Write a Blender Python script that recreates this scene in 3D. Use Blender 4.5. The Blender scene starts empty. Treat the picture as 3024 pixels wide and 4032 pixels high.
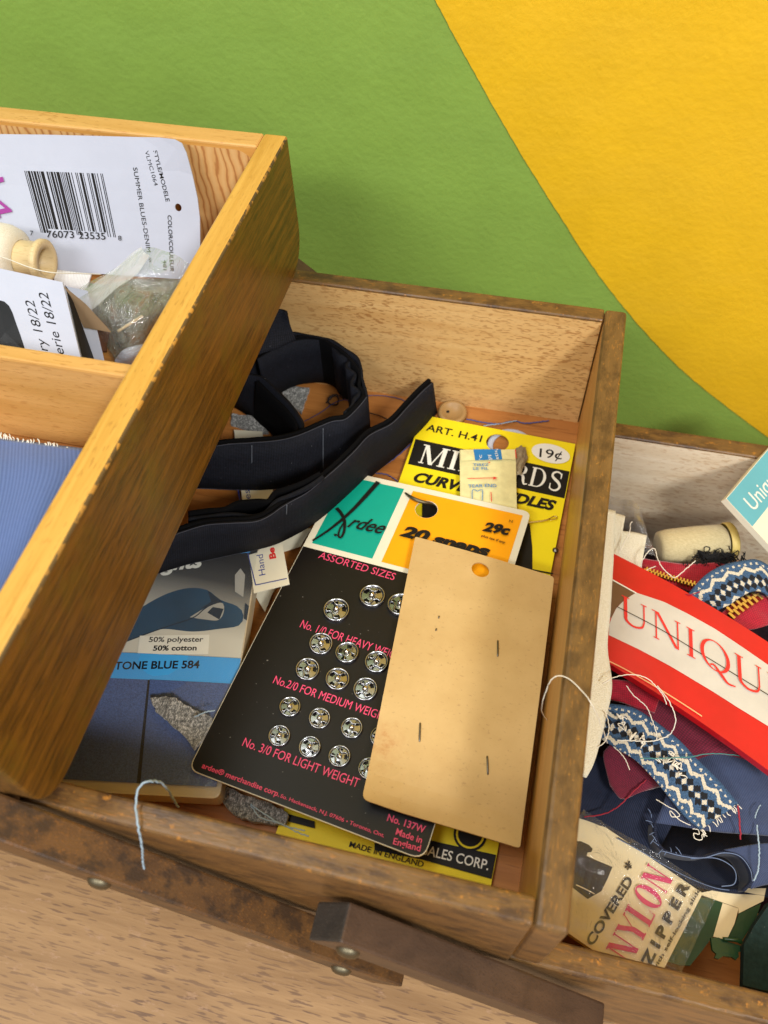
import bpy, bmesh, math, random
from mathutils import Vector, Matrix
from mathutils.geometry import delaunay_2d_cdt

random.seed(7)
scene = bpy.context.scene
COL = scene.collection

# ------------------------------------------------------------------ camera
# surveyed from the rectangular trays: origin = outer back right rim corner of the middle tray
CAM = Vector((-0.0224768, -0.2108801, 0.1734544))
FPX = 3215.19                       # focal length in pixels of the 3024 x 4032 frame
RX = Vector((0.9731223, 0.2284049, -0.0293982))
RD = Vector((0.1691597, -0.7955843, -0.5817478))
RF = Vector((-0.1562628, 0.5611388, -0.8128377))
cam_d = bpy.data.cameras.new('camera')
cam = bpy.data.objects.new('camera', cam_d)
COL.objects.link(cam)
m = Matrix.Identity(4)
for i in range(3):
    m[i][0], m[i][1], m[i][2], m[i][3] = RX[i], -RD[i], -RF[i], CAM[i]
cam.matrix_world = m
cam_d.sensor_fit = 'VERTICAL'
cam_d.sensor_height = 36.0
cam_d.sensor_width = 27.0
cam_d.lens = FPX / 4032 * 36.0
cam_d.clip_start = 0.005
cam_d.clip_end = 20
cam_d.dof.use_dof = True
cam_d.dof.focus_distance = 0.235
cam_d.dof.aperture_fstop = 18.0
scene.camera = cam

# ------------------------------------------------------------------ room light
world = bpy.data.worlds.new('World')
scene.world = world
world.use_nodes = True
bg = world.node_tree.nodes['Background']
bg.inputs[0].default_value = (1.0, 0.99, 0.975, 1)
bg.inputs[1].default_value = 0.49


def lamp(name, direction, dist, sx, sy, power, color=(1, 0.986, 0.962)):
    d = bpy.data.lights.new(name, 'AREA')
    d.shape = 'RECTANGLE'
    d.size, d.size_y = sx, sy
    d.energy = power
    d.color = color
    o = bpy.data.objects.new(name, d)
    COL.objects.link(o)
    v = Vector(direction).normalized()
    tgt = Vector((-0.04, -0.09, -0.03))
    o.location = tgt + v * dist
    o.rotation_euler = (-v).to_track_quat('-Z', 'Y').to_euler()
    return o


lamp('ceiling_lamp', (0.62, -0.74, 1.0), 1.4, 0.26, 0.20, 13.5)
lamp('ceiling_lamp', (-0.45, -1.10, 1.10), 2.3, 1.1, 0.3, 22)
lamp('ceiling_lamp', (-0.30, -0.10, 1.0), 2.3, 1.2, 0.4, 19)

scene.view_settings.view_transform = 'Standard'
scene.view_settings.look = 'None'
scene.view_settings.exposure = 0.0
scene.view_settings.gamma = 1.0
scene.cycles.use_denoising = True
scene.cycles.max_bounces = 8
scene.cycles.transparent_max_bounces = 12

# ------------------------------------------------------------------ survey helpers
SC = 3024 / 1659.0


def frame(ox, oy, w, out):
    """pixels of an enlargement -> pixels of the 1659 x 2212 view"""
    return lambda x, y: ((ox + x * w / out) / SC, (oy + y * w / out) / SC)


V = lambda x, y: (x, y)
z1 = frame(0, 400, 1300, 1659)
z2 = frame(600, 1000, 1300, 1659)
z5 = frame(0, 2200, 1200, 1659)
z6 = frame(700, 2200, 1400, 1659)
z7 = frame(0, 3000, 1500, 1659)
z8 = frame(1200, 3000, 1824, 1659)
zA = frame(1600, 1650, 700, 1659)
zB = frame(850, 1250, 900, 1659)
zC = frame(0, 600, 500, 1229)
zL = frame(0, 900, 850, 1659)
zU = frame(2200, 1600, 824, 1519)
zR = frame(2350, 1900, 674, 1659)
zT = frame(2300, 2700, 724, 1659)
zN = frame(2200, 3300, 824, 1659)


def ray(p):
    return RX * ((p[0] * SC - 1512) / FPX) + RD * ((p[1] * SC - 2016) / FPX) + RF


def at_z(p, z):
    q = ray(p)
    return CAM + q * ((z - CAM.z) / q.z)


def at_y(p, y):
    q = ray(p)
    return CAM + q * ((y - CAM.y) / q.y)


def at_x(p, x):
    q = ray(p)
    return CAM + q * ((x - CAM.x) / q.x)


def project(P):
    d = P - CAM
    w = d.dot(RF)
    return ((1512 + FPX * d.dot(RX) / w) / SC, (2016 + FPX * d.dot(RD) / w) / SC)


# ------------------------------------------------------------------ object helpers
def tag(o, label=None, cat=None, group=None, kind=None):
    if label:
        o['label'] = label
    if cat:
        o['category'] = cat
    if group:
        o['group'] = group
    if kind:
        o['kind'] = kind
    return o


def thing(name, loc, label, cat, group=None):
    o = bpy.data.objects.new(name, None)
    o.empty_display_size = 0.01
    COL.objects.link(o)
    o.location = loc
    return tag(o, label, cat, group)


def world_base(o):
    p = Vector((0, 0, 0))
    while o is not None:
        p = p + Vector(o.location)
        o = o.parent
    return p


def adopt(o, parent):
    """mesh data stay in world coordinates"""
    COL.objects.link(o)
    if parent is not None:
        o.parent = parent
        o.location = -world_base(parent)
    return o


def mk(name, verts, faces, mat, parent=None, smooth=False, uv=None):
    me = bpy.data.meshes.new(name)
    me.from_pydata([tuple(v) for v in verts], [], faces)
    if uv:
        l = me.uv_layers.new(name='UVMap')
        for poly in me.polygons:
            for li in poly.loop_indices:
                l.data[li].uv = uv[me.loops[li].vertex_index]
    me.update()
    if smooth:
        for p in me.polygons:
            p.use_smooth = True
    if mat:
        me.materials.append(mat)
    return adopt(bpy.data.objects.new(name, me), parent)


def bm_obj(name, bm, mat, parent=None, smooth=False):
    me = bpy.data.meshes.new(name)
    bm.normal_update()
    bm.to_mesh(me)
    bm.free()
    if smooth:
        for p in me.polygons:
            p.use_smooth = True
    me.materials.append(mat)
    return adopt(bpy.data.objects.new(name, me), parent)


def prism(name, prof, axis, a0, a1, mat, parent=None, bev=0.0008, seg=2, jitter=0.0):
    """profile polygon in the two other axes, extruded along axis, edges rounded"""
    bm = bmesh.new()

    def P(u, v, a):
        if axis == 0:
            return (a, u, v)
        if axis == 1:
            return (u, a, v)
        return (u, v, a)
    lo = [bm.verts.new(P(u, v, a0)) for u, v in prof]
    hi = [bm.verts.new(P(u, v, a1)) for u, v in prof]
    n = len(prof)
    bm.faces.new(lo)
    bm.faces.new(hi[::-1])
    for i in range(n):
        bm.faces.new((lo[i], hi[i], hi[(i + 1) % n], lo[(i + 1) % n]))
    bmesh.ops.recalc_face_normals(bm, faces=bm.faces)
    if bev:
        es = [e for e in bm.edges if e.calc_face_angle(0) > 0.6]
        bmesh.ops.bevel(bm, geom=es, offset=bev, segments=seg, affect='EDGES', profile=0.6)
    return bm_obj(name, bm, mat, parent)


def box(name, lo, hi, mat, parent=None, bev=0.0008, seg=2):
    return prism(name, [(lo[0], lo[1]), (hi[0], lo[1]), (hi[0], hi[1]), (lo[0], hi[1])], 2, lo[2], hi[2], mat, parent, bev, seg)


def round_poly(pts, radii, n=6):
    """polygon with chosen corners rounded"""
    out = []
    k = len(pts)
    for i, (p, r) in enumerate(zip(pts, radii)):
        p = Vector(p)
        if r <= 0:
            out.append(tuple(p))
            continue
        a = (Vector(pts[i - 1]) - p).normalized()
        b = (Vector(pts[(i + 1) % k]) - p).normalized()
        for j in range(n + 1):
            t = j / n
            s = p + a * r * (1 - t) ** 2 + b * r * t ** 2
            out.append(tuple(s))
    return out


def cr(pts, n):
    """Catmull-Rom resample"""
    pts = [Vector(p) for p in pts]
    if len(pts) == 2:
        return [pts[0].lerp(pts[1], i / (n - 1)) for i in range(n)]
    L = [0]
    for a, b in zip(pts, pts[1:]):
        L.append(L[-1] + (b - a).length)
    out = []
    k = 0
    for i in range(n):
        s = L[-1] * i / (n - 1)
        while k < len(pts) - 2 and s > L[k + 1]:
            k += 1
        t = (s - L[k]) / max(1e-9, L[k + 1] - L[k])
        p1, p2 = pts[k], pts[k + 1]
        p0 = pts[k - 1] if k > 0 else p1 * 2 - p2
        p3 = pts[k + 2] if k + 2 < len(pts) else p2 * 2 - p1
        out.append(0.5 * ((2 * p1) + (p2 - p0) * t + (2 * p0 - 5 * p1 + 4 * p2 - p3) * t * t + (3 * p1 - p0 - 3 * p2 + p3) * t ** 3))
    return out


def tube(name, pts, r, mat, parent=None, n=5, res=None, taper=None, closed_ends=True):
    pts = cr(pts, res or max(8, len(pts) * 5))
    V_, F = [], []
    up = Vector((0.123, 0.31, 0.94))
    for i, p in enumerate(pts):
        d = (pts[min(i + 1, len(pts) - 1)] - pts[max(i - 1, 0)]).normalized()
        a = d.cross(up)
        if a.length < 1e-3:
            a = d.cross(Vector((1, 0, 0)))
        a.normalize()
        b = d.cross(a)
        rr = r if taper is None else r * taper(i / (len(pts) - 1))
        for j in range(n):
            t = 2 * math.pi * j / n
            V_.append(p + a * rr * math.cos(t) + b * rr * math.sin(t))
    for i in range(len(pts) - 1):
        for j in range(n):
            F.append((i * n + j, i * n + (j + 1) % n, (i + 1) * n + (j + 1) % n, (i + 1) * n + j))
    F.append(tuple(range(n))[::-1])
    F.append(tuple((len(pts) - 1) * n + j for j in range(n)))
    return mk(name, V_, F, mat, parent, smooth=True)


def loft(name, rows, nu, nv, th, mat, parent=None, noise=0.0, seed=0, smooth=True):
    """cloth or ribbon through several 3D polylines, with thickness and metric UVs"""
    rows = [cr(r, nu) for r in rows]
    grid = []
    for i in range(nu):
        c = cr([r[i] for r in rows], nv)
        grid.append(c)
    rnd = random.Random(seed)
    if noise:
        ph = [rnd.uniform(0, 6.28) for _ in range(6)]
        for i in range(nu):
            for j in range(nv):
                u, v = i / (nu - 1), j / (nv - 1)
                w = math.sin(7 * u + 3 * v + ph[0]) + 0.6 * math.sin(13 * u - 6 * v + ph[1]) + 0.4 * math.sin(5 * u + 17 * v + ph[2])
                grid[i][j] = grid[i][j] + Vector((0, 0, 1)) * noise * w
    N = [[None] * nv for _ in range(nu)]
    for i in range(nu):
        for j in range(nv):
            du = grid[min(i + 1, nu - 1)][j] - grid[max(i - 1, 0)][j]
            dv = grid[i][min(j + 1, nv - 1)] - grid[i][max(j - 1, 0)]
            n = du.cross(dv)
            N[i][j] = n.normalized() if n.length > 1e-12 else Vector((0, 0, 1))
    V_, UV, F = [], [], []
    for side in ((1, -1) if th else (1,)):
        lu = 0
        for i in range(nu):
            if i:
                lu += (grid[i][nv // 2] - grid[i - 1][nv // 2]).length
            lv = 0
            for j in range(nv):
                if j:
                    lv += (grid[i][j] - grid[i][j - 1]).length
                V_.append(grid[i][j] + N[i][j] * th * 0.5 * side)
                UV.append((lu, lv))
    o = nu * nv
    for i in range(nu - 1):
        for j in range(nv - 1):
            a, b, c, d = i * nv + j, (i + 1) * nv + j, (i + 1) * nv + j + 1, i * nv + j + 1
            F.append((a, b, c, d))
            if th:
                F.append((o + d, o + c, o + b, o + a))
    if not th:
        return mk(name, V_, F, mat, parent, smooth, UV)
    rim = [(i, 0) for i in range(nu)] + [(nu - 1, j) for j in range(1, nv)] + [(i, nv - 1) for i in range(nu - 2, -1, -1)] + [(0, j) for j in range(nv - 2, 0, -1)]
    for k in range(len(rim)):
        a = rim[k][0] * nv + rim[k][1]
        b = rim[(k + 1) % len(rim)][0] * nv + rim[(k + 1) % len(rim)][1]
        F.append((b, a, o + a, o + b))
    return mk(name, V_, F, mat, parent, smooth, UV)


def lathe(name, prof, origin, axis, mat, parent=None, n=28, smooth=True):
    """profile (radius, height) turned about an axis"""
    axis = Vector(axis).normalized()
    q = axis.to_track_quat('Z', 'Y')
    origin = Vector(origin)
    V_, F = [], []
    k = len(prof)
    for i in range(n):
        t = 2 * math.pi * i / n
        for r, h in prof:
            V_.append(origin + q @ Vector((r * math.cos(t), r * math.sin(t), h)))
    for i in range(n):
        for j in range(k - 1):
            a, b = i * k + j, ((i + 1) % n) * k + j
            F.append((a, b, b + 1, a + 1))
    return mk(name, V_, F, mat, parent, smooth)


# ------------------------------------------------------------------ materials
def lin(r, g, b):
    f = lambda c: (c / 255 / 12.92) if c / 255 <= 0.04045 else ((c / 255 + 0.055) / 1.055) ** 2.4
    return (f(r), f(g), f(b), 1)


class NT:
    def __init__(self, name):
        self.m = bpy.data.materials.new(name)
        self.m.use_nodes = True
        self.t = self.m.node_tree
        self.b = self.t.nodes['Principled BSDF']
        self.out = self.t.nodes['Material Output']

    def n(self, kind, **kw):
        nd = self.t.nodes.new(kind)
        for k, v in kw.items():
            setattr(nd, k, v)
        return nd

    def l(self, a, b):
        self.t.links.new(a, b)

    def coord(self, scale, uv=False, rot=(0, 0, 0)):
        tc = self.n('ShaderNodeTexCoord')
        mp = self.n('ShaderNodeMapping')
        mp.inputs['Scale'].default_value = scale
        mp.inputs['Rotation'].default_value = rot
        self.l(tc.outputs['UV' if uv else 'Object'], mp.inputs[0])
        return mp.outputs[0]

    def noise(self, vec, scale=1.0, detail=4, rough=0.55, dist=0.0):
        nd = self.n('ShaderNodeTexNoise')
        self.l(vec, nd.inputs['Vector'])
        nd.inputs['Scale'].default_value = scale
        nd.inputs['Detail'].default_value = detail
        nd.inputs['Roughness'].default_value = rough
        nd.inputs['Distortion'].default_value = dist
        return nd.outputs['Fac']

    def ramp(self, fac, stops):
        nd = self.n('ShaderNodeValToRGB')
        el = nd.color_ramp.elements
        while len(el) < len(stops):
            el.new(0.5)
        for e, (p, c) in zip(el, stops):
            e.position = p
            e.color = c if len(c) == 4 else (*c, 1)
        self.l(fac, nd.inputs[0])
        return nd.outputs[0]

    def mix(self, fac, a, b, mode='MIX'):
        nd = self.n('ShaderNodeMix', data_type='RGBA', blend_type=mode)
        for s, v in ((0, fac), (6, a), (7, b)):
            if isinstance(v, (int, float)):
                nd.inputs[s].default_value = v
            elif isinstance(v, tuple):
                nd.inputs[s].default_value = v
            else:
                self.l(v, nd.inputs[s])
        return nd.outputs[2]

    def bump(self, h, strength=0.3, dist=0.0005):
        nd = self.n('ShaderNodeBump')
        nd.inputs['Strength'].default_value = strength
        nd.inputs['Distance'].default_value = dist
        self.l(h, nd.inputs['Height'])
        self.l(nd.outputs[0], self.b.inputs['Normal'])

    def color(self, c):
        if isinstance(c, tuple):
            self.b.inputs['Base Color'].default_value = c
        else:
            self.l(c, self.b.inputs['Base Color'])

    def setp(self, **kw):
        for k, v in kw.items():
            self.b.inputs[k.replace('_', ' ')].default_value = v


BW = ((0, 0, 0, 1), (1, 1, 1, 1))


def wood(name, dark, light, axis, fleck, fleck_amt=0.6, stain=None, rough=0.45, streak=1.0, fl=(380, 2300), thr=0.60, blotch=None, fine=(14, 170)):
    """beech: long soft streaks, short medullary flecks, optional dark stain patches"""
    w = NT(name)
    s = [fine[1]] * 3
    s[axis] = fine[0]
    base = w.noise(w.coord(tuple(s)), 1.0, 5, 0.6, 0.6)
    col = w.ramp(base, [(0.5 - 0.22 / streak, dark), (0.5 + 0.22 / streak, light)])
    s2 = [fl[1]] * 3
    s2[axis] = fl[0]
    f = w.noise(w.coord(tuple(s2)), 1.0, 1.5, 0.5)
    mask = w.ramp(f, [(thr, BW[0]), (thr + 0.07, BW[1])])
    s3 = [30] * 3
    dens = w.ramp(w.noise(w.coord(tuple(s3)), 1, 2), [(0.3, (0.25,) * 3), (0.65, (1,) * 3)])
    mask = w.mix(1.0, mask, dens, 'MULTIPLY')
    sc = w.n('ShaderNodeMath', operation='MULTIPLY')
    w.l(mask, sc.inputs[0])
    sc.inputs[1].default_value = fleck_amt
    col = w.mix(sc.outputs[0], col, fleck)
    if stain:
        scol, lo, hi, ssc = stain
        s4 = [ssc] * 3
        s4[axis] = ssc * 0.45
        sm = w.ramp(w.noise(w.coord(tuple(s4)), 1, 6, 0.65), [(lo, BW[0]), (hi, BW[1])])
        col = w.mix(sm, col, scol)
    if blotch:
        bcol, lo, hi, bs = blotch
        sm = w.ramp(w.noise(w.coord((bs, bs, bs)), 1, 5, 0.7), [(lo, BW[0]), (hi, BW[1])])
        col = w.mix(sm, col, bcol)
    w.color(col)
    w.setp(Roughness=rough)
    w.b.inputs['Specular IOR Level'].default_value = 0.4
    w.bump(f, 0.25, 0.00025)
    return w.m


def paper(name, c, rough=0.6, mottle=0.06, scale=60, coat=0.0, spec=0.35, lint=0.0):
    w = NT(name)
    w.b.inputs['Specular IOR Level'].default_value = spec
    n = w.noise(w.coord((scale,) * 3), 1, 5, 0.6)
    d = tuple(x * (1 - 2.2 * mottle) for x in c[:3]) + (1,)
    u = tuple(min(1, x * (1 + mottle)) for x in c[:3]) + (1,)
    col = w.ramp(n, [(0.3, d), (0.7, u)])
    if lint:
        col = w.mix(w.ramp(w.noise(w.coord((1100, 1300, 900)), 1, 1), [(0.785, BW[0]), (0.81, (lint,) * 3)]), col, lin(170, 164, 156))
    w.color(col)
    w.setp(Roughness=rough)
    w.b.inputs['Coat Weight'].default_value = coat
    w.b.inputs['Coat Roughness'].default_value = 0.25
    w.bump(w.noise(w.coord((2600,) * 3), 1, 2), 0.08, 0.0002)
    return w.m


def cloth(name, c1, c2, rough=0.85, freq=2600, rot=0.0, sheen=0.2, rib=False, bump=0.5, spec=0.4, lint=0.0):
    w = NT(name)
    vec = w.coord((1, 1, 1), uv=True, rot=(0, 0, rot))
    wv = w.n('ShaderNodeTexWave', wave_type='BANDS', bands_direction='X')
    wv.inputs['Scale'].default_value = freq / 6.283
    w.l(vec, wv.inputs[0])
    h = wv.outputs['Fac']
    if not rib:
        wy = w.n('ShaderNodeTexWave', wave_type='BANDS', bands_direction='Y')
        wy.inputs['Scale'].default_value = freq / 6.283
        w.l(vec, wy.inputs[0])
        h = w.mix(1.0, wv.outputs['Fac'], wy.outputs['Fac'], 'MULTIPLY')
    n = w.noise(w.coord((900,) * 3), 1, 4, 0.7)
    f = w.mix(0.45, h, n)
    col = w.ramp(f, [(0.2, c1), (0.75, c2)])
    if lint:
        col = w.mix(w.ramp(w.noise(w.coord((1100, 1500, 900)), 1, 1), [(0.79, BW[0]), (0.82, (lint,) * 3)]), col, lin(190, 190, 196))
    w.color(col)
    w.setp(Roughness=rough)
    w.b.inputs['Sheen Weight'].default_value = sheen
    w.b.inputs['Specular IOR Level'].default_value = spec
    w.bump(f, bump, 0.0003)
    return w.m


def plain(name, c, rough=0.5, metal=0.0, bump=0.0, bscale=2000, coat=0.0, spec=0.5):
    w = NT(name)
    w.b.inputs['Specular IOR Level'].default_value = spec
    w.color(c)
    w.setp(Roughness=rough, Metallic=metal)
    w.b.inputs['Coat Weight'].default_value = coat
    if bump:
        w.bump(w.noise(w.coord((bscale,) * 3), 1, 3), bump, 0.0003)
    return w.m


def film(name, tint=(0.97, 0.98, 0.98, 1), gloss=0.16, rough=0.12, haze=0.10, bscale=120, bstr=0.6):
    """thin clear plastic: mostly transparent, some haze, sharp creased highlights"""
    w = NT(name)
    w.t.nodes.remove(w.b)
    tr = w.n('ShaderNodeBsdfTransparent')
    tr.inputs[0].default_value = tint
    gl = w.n('ShaderNodeBsdfGlossy')
    gl.inputs['Roughness'].default_value = rough
    df = w.n('ShaderNodeBsdfDiffuse')
    df.inputs[0].default_value = (0.8, 0.8, 0.8, 1)
    bp = w.n('ShaderNodeBump')
    bp.inputs['Strength'].default_value = bstr
    bp.inputs['Distance'].default_value = 0.002
    w.l(w.noise(w.coord((bscale, bscale * 0.4, bscale)), 1, 5, 0.6, 1.5), bp.inputs['Height'])
    w.l(bp.outputs[0], gl.inputs['Normal'])
    fr = w.n('ShaderNodeLayerWeight')
    fr.inputs[0].default_value = 0.25
    w.l(bp.outputs[0], fr.inputs['Normal'])
    mul = w.n('ShaderNodeMath', operation='MULTIPLY_ADD')
    w.l(fr.outputs['Fresnel'], mul.inputs[0])
    mul.inputs[1].default_value = 0.35
    mul.inputs[2].default_value = gloss
    m1 = w.n('ShaderNodeMixShader')
    m1.inputs[0].default_value = haze
    w.l(tr.outputs[0], m1.inputs[1])
    w.l(df.outputs[0], m1.inputs[2])
    m2 = w.n('ShaderNodeMixShader')
    w.l(mul.outputs[0], m2.inputs[0])
    w.l(m1.outputs[0], m2.inputs[1])
    w.l(gl.outputs[0], m2.inputs[2])
    w.l(m2.outputs[0], w.out.inputs['Surface'])
    return w.m


M = {}
M['beech_x'] = wood('raw_beech_along_x', lin(202, 158, 98), lin(222, 184, 124), 0, lin(150, 98, 48), 0.75, fl=(420, 1700), thr=0.55)
M['beech_pale'] = wood('pale_beech', lin(224, 202, 168), lin(242, 226, 198), 0, lin(186, 144, 98), 0.65, fl=(360, 1500), thr=0.56)
M['beech_y'] = wood('raw_beech_along_y', lin(190, 140, 72), lin(212, 166, 98), 1, lin(150, 96, 48), 0.5)
M['rim_x'] = wood('worn_stained_rim_along_x', lin(92, 66, 36), lin(122, 90, 48), 0, lin(160, 104, 40), 0.55,
                  stain=(lin(74, 52, 32), 0.45, 0.62, 260), rough=0.38, blotch=(lin(172, 116, 46), 0.60, 0.72, 420))
M['rim_y'] = wood('worn_stained_rim_along_y', lin(96, 70, 38), lin(120, 90, 50), 1, lin(165, 110, 44), 0.55,
                  stain=(lin(82, 60, 34), 0.45, 0.62, 260), rough=0.38, blotch=(lin(176, 122, 50), 0.62, 0.74, 420))
M['varnish_y'] = wood('honey_varnish_along_y', lin(190, 140, 58), lin(218, 170, 84), 1, lin(150, 100, 40), 0.4, rough=0.35, fl=(300, 1900), fine=(20, 420))
M['varnish_x'] = wood('honey_varnish_along_x', lin(196, 146, 76), lin(220, 172, 104), 0, lin(150, 92, 34), 0.5, rough=0.4, fl=(300, 1800))
M['stain_y'] = wood('walnut_stain_along_y', lin(70, 47, 12), lin(130, 88, 26), 1, lin(58, 42, 12), 0.75, rough=0.36, streak=1.0, fl=(130, 1500), thr=0.54, fine=(30, 560),
                    blotch=(lin(104, 84, 16), 0.5, 0.75, 40))
M['arm'] = wood('mottled_brown_arm', lin(80, 54, 30), lin(104, 72, 38), 0, lin(140, 90, 36), 0.4, rough=0.42,
                stain=(lin(62, 44, 28), 0.46, 0.6, 240), blotch=(lin(140, 90, 36), 0.62, 0.76, 420))
M['arm_dark'] = wood('dark_walnut_arm', lin(64, 46, 32), lin(86, 63, 45), 0, lin(50, 36, 26), 0.5, rough=0.42)
M['end_grain'] = wood('dark_end_grain', lin(44, 40, 36), lin(66, 58, 50), 2, lin(96, 88, 78), 0.35, rough=0.6)
M['floor_ply'] = wood('orange_plywood', lin(150, 92, 40), lin(186, 124, 62), 0, lin(110, 62, 26), 0.5, rough=0.5, fl=(90, 1300))
M['oak'] = wood('oak_table', lin(144, 110, 72), lin(168, 132, 90), 0, lin(92, 66, 52), 0.75, rough=0.5, fl=(150, 1250), thr=0.57, streak=1.4,
                stain=(lin(172, 136, 104), 0.60, 0.72, 330))
M['steel'] = plain('bright_steel', lin(205, 200, 190), 0.22, 1.0)
M['steel_dark'] = plain('grey_staple_wire', lin(120, 116, 110), 0.35, 1.0)
M['brass'] = plain('brass', lin(224, 202, 140), 0.28, 1.0)
M['brass_dull'] = plain('dull_brass', lin(118, 110, 90), 0.5, 1.0)
M['nickel'] = plain('nickel', lin(158, 160, 165), 0.26, 1.0)
M['stud'] = plain('warm_nickel_stud', lin(196, 192, 180), 0.2, 1.0)
M['white_card'] = paper('white_card', lin(186, 191, 206), 0.5, 0.02)
M['cream_card'] = paper('cream_card', lin(228, 222, 198), 0.55, 0.03)
M['yellow_card'] = paper('yellow_card', lin(236, 214, 22), 0.5, 0.03)
M['black_ink'] = paper('black_ink', lin(22, 21, 20), 0.55, 0.08, spec=0.25)
M['black_card'] = paper('black_gloss_card', lin(18, 15, 15), 0.42, 0.08, coat=0.05, spec=0.28, lint=0.5)
M['teal_ink'] = paper('teal_ink', lin(0, 160, 138), 0.45, 0.03)
M['orange_ink'] = paper('orange_ink', lin(248, 166, 12), 0.45, 0.03)
M['pink_ink'] = plain('pink_ink', lin(226, 70, 112), 0.5)
M['blue_ink'] = plain('blue_ink', lin(24, 116, 176), 0.5)
M['navy_ink'] = plain('navy_ink', lin(50, 66, 140), 0.5)
M['red_ink'] = plain('red_ink', lin(214, 44, 40), 0.5)
M['white_ink'] = paper('white_ink', lin(228, 226, 214), 0.5, 0.02)
M['purple_ink'] = plain('purple_ink', lin(150, 50, 140), 0.5)
M['sky_ink'] = paper('sky_blue_ink', lin(66, 160, 228), 0.4, 0.03)
M['grey_ink'] = paper('grey_ink', lin(168, 166, 158), 0.45, 0.04)
M['magenta_ink'] = plain('magenta_ink', lin(206, 40, 104), 0.5)
M['kraft'] = paper('tan_kraft_board', lin(214, 180, 126), 0.62, 0.05, 45)
M['elastic'] = cloth('black_elastic', lin(10, 11, 16), lin(38, 41, 53), 0.8, 3600, sheen=0.0, bump=0.3, spec=0.2, lint=0.3)
M['elastic_edge'] = plain('black_elastic_plush', lin(9, 9, 11), 0.95, bump=0.6, bscale=3500, spec=0.1)
M['chalk'] = plain('chalk_line', lin(96, 102, 112), 0.9)
M['thread_navy'] = plain('navy_thread', lin(70, 76, 126), 0.8)
M['thread_black'] = plain('black_thread', lin(30, 28, 30), 0.8)
M['thread_white'] = plain('white_thread', lin(226, 220, 204), 0.8)
M['thread_grey'] = plain('blue_grey_thread', lin(150, 170, 184), 0.8)
M['thread_red'] = plain('red_thread', lin(150, 30, 48), 0.8)
M['thread_teal'] = plain('teal_thread', lin(70, 128, 124), 0.8)


# ------------------------------------------------------------------ flat print: glyphs and sheets
_tc = {}


def text_geo(s, shear=0.0, bold=0.0):
    key = (s, shear, bold)
    if key in _tc:
        return _tc[key]
    cu = bpy.data.curves.new('t', 'FONT')
    cu.body = s
    cu.size = 1.0
    cu.shear = shear
    cu.offset = bold
    cu.resolution_u = 4
    cu.fill_mode = 'FRONT'
    o = bpy.data.objects.new('t', cu)
    me = bpy.data.meshes.new_from_object(o)
    vs = [(v.co.x, v.co.y) for v in me.vertices]
    fs = [tuple(p.vertices) for p in me.polygons]
    bpy.data.objects.remove(o)
    bpy.data.curves.remove(cu)
    bpy.data.meshes.remove(me)
    x0 = min(v[0] for v in vs)
    x1 = max(v[0] for v in vs)
    cap = 0.729
    vs = [((x - x0) / cap, y / cap, 0.0) for x, y in vs]
    _tc[key] = (vs, fs, (x1 - x0) / cap)
    return _tc[key]


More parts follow.
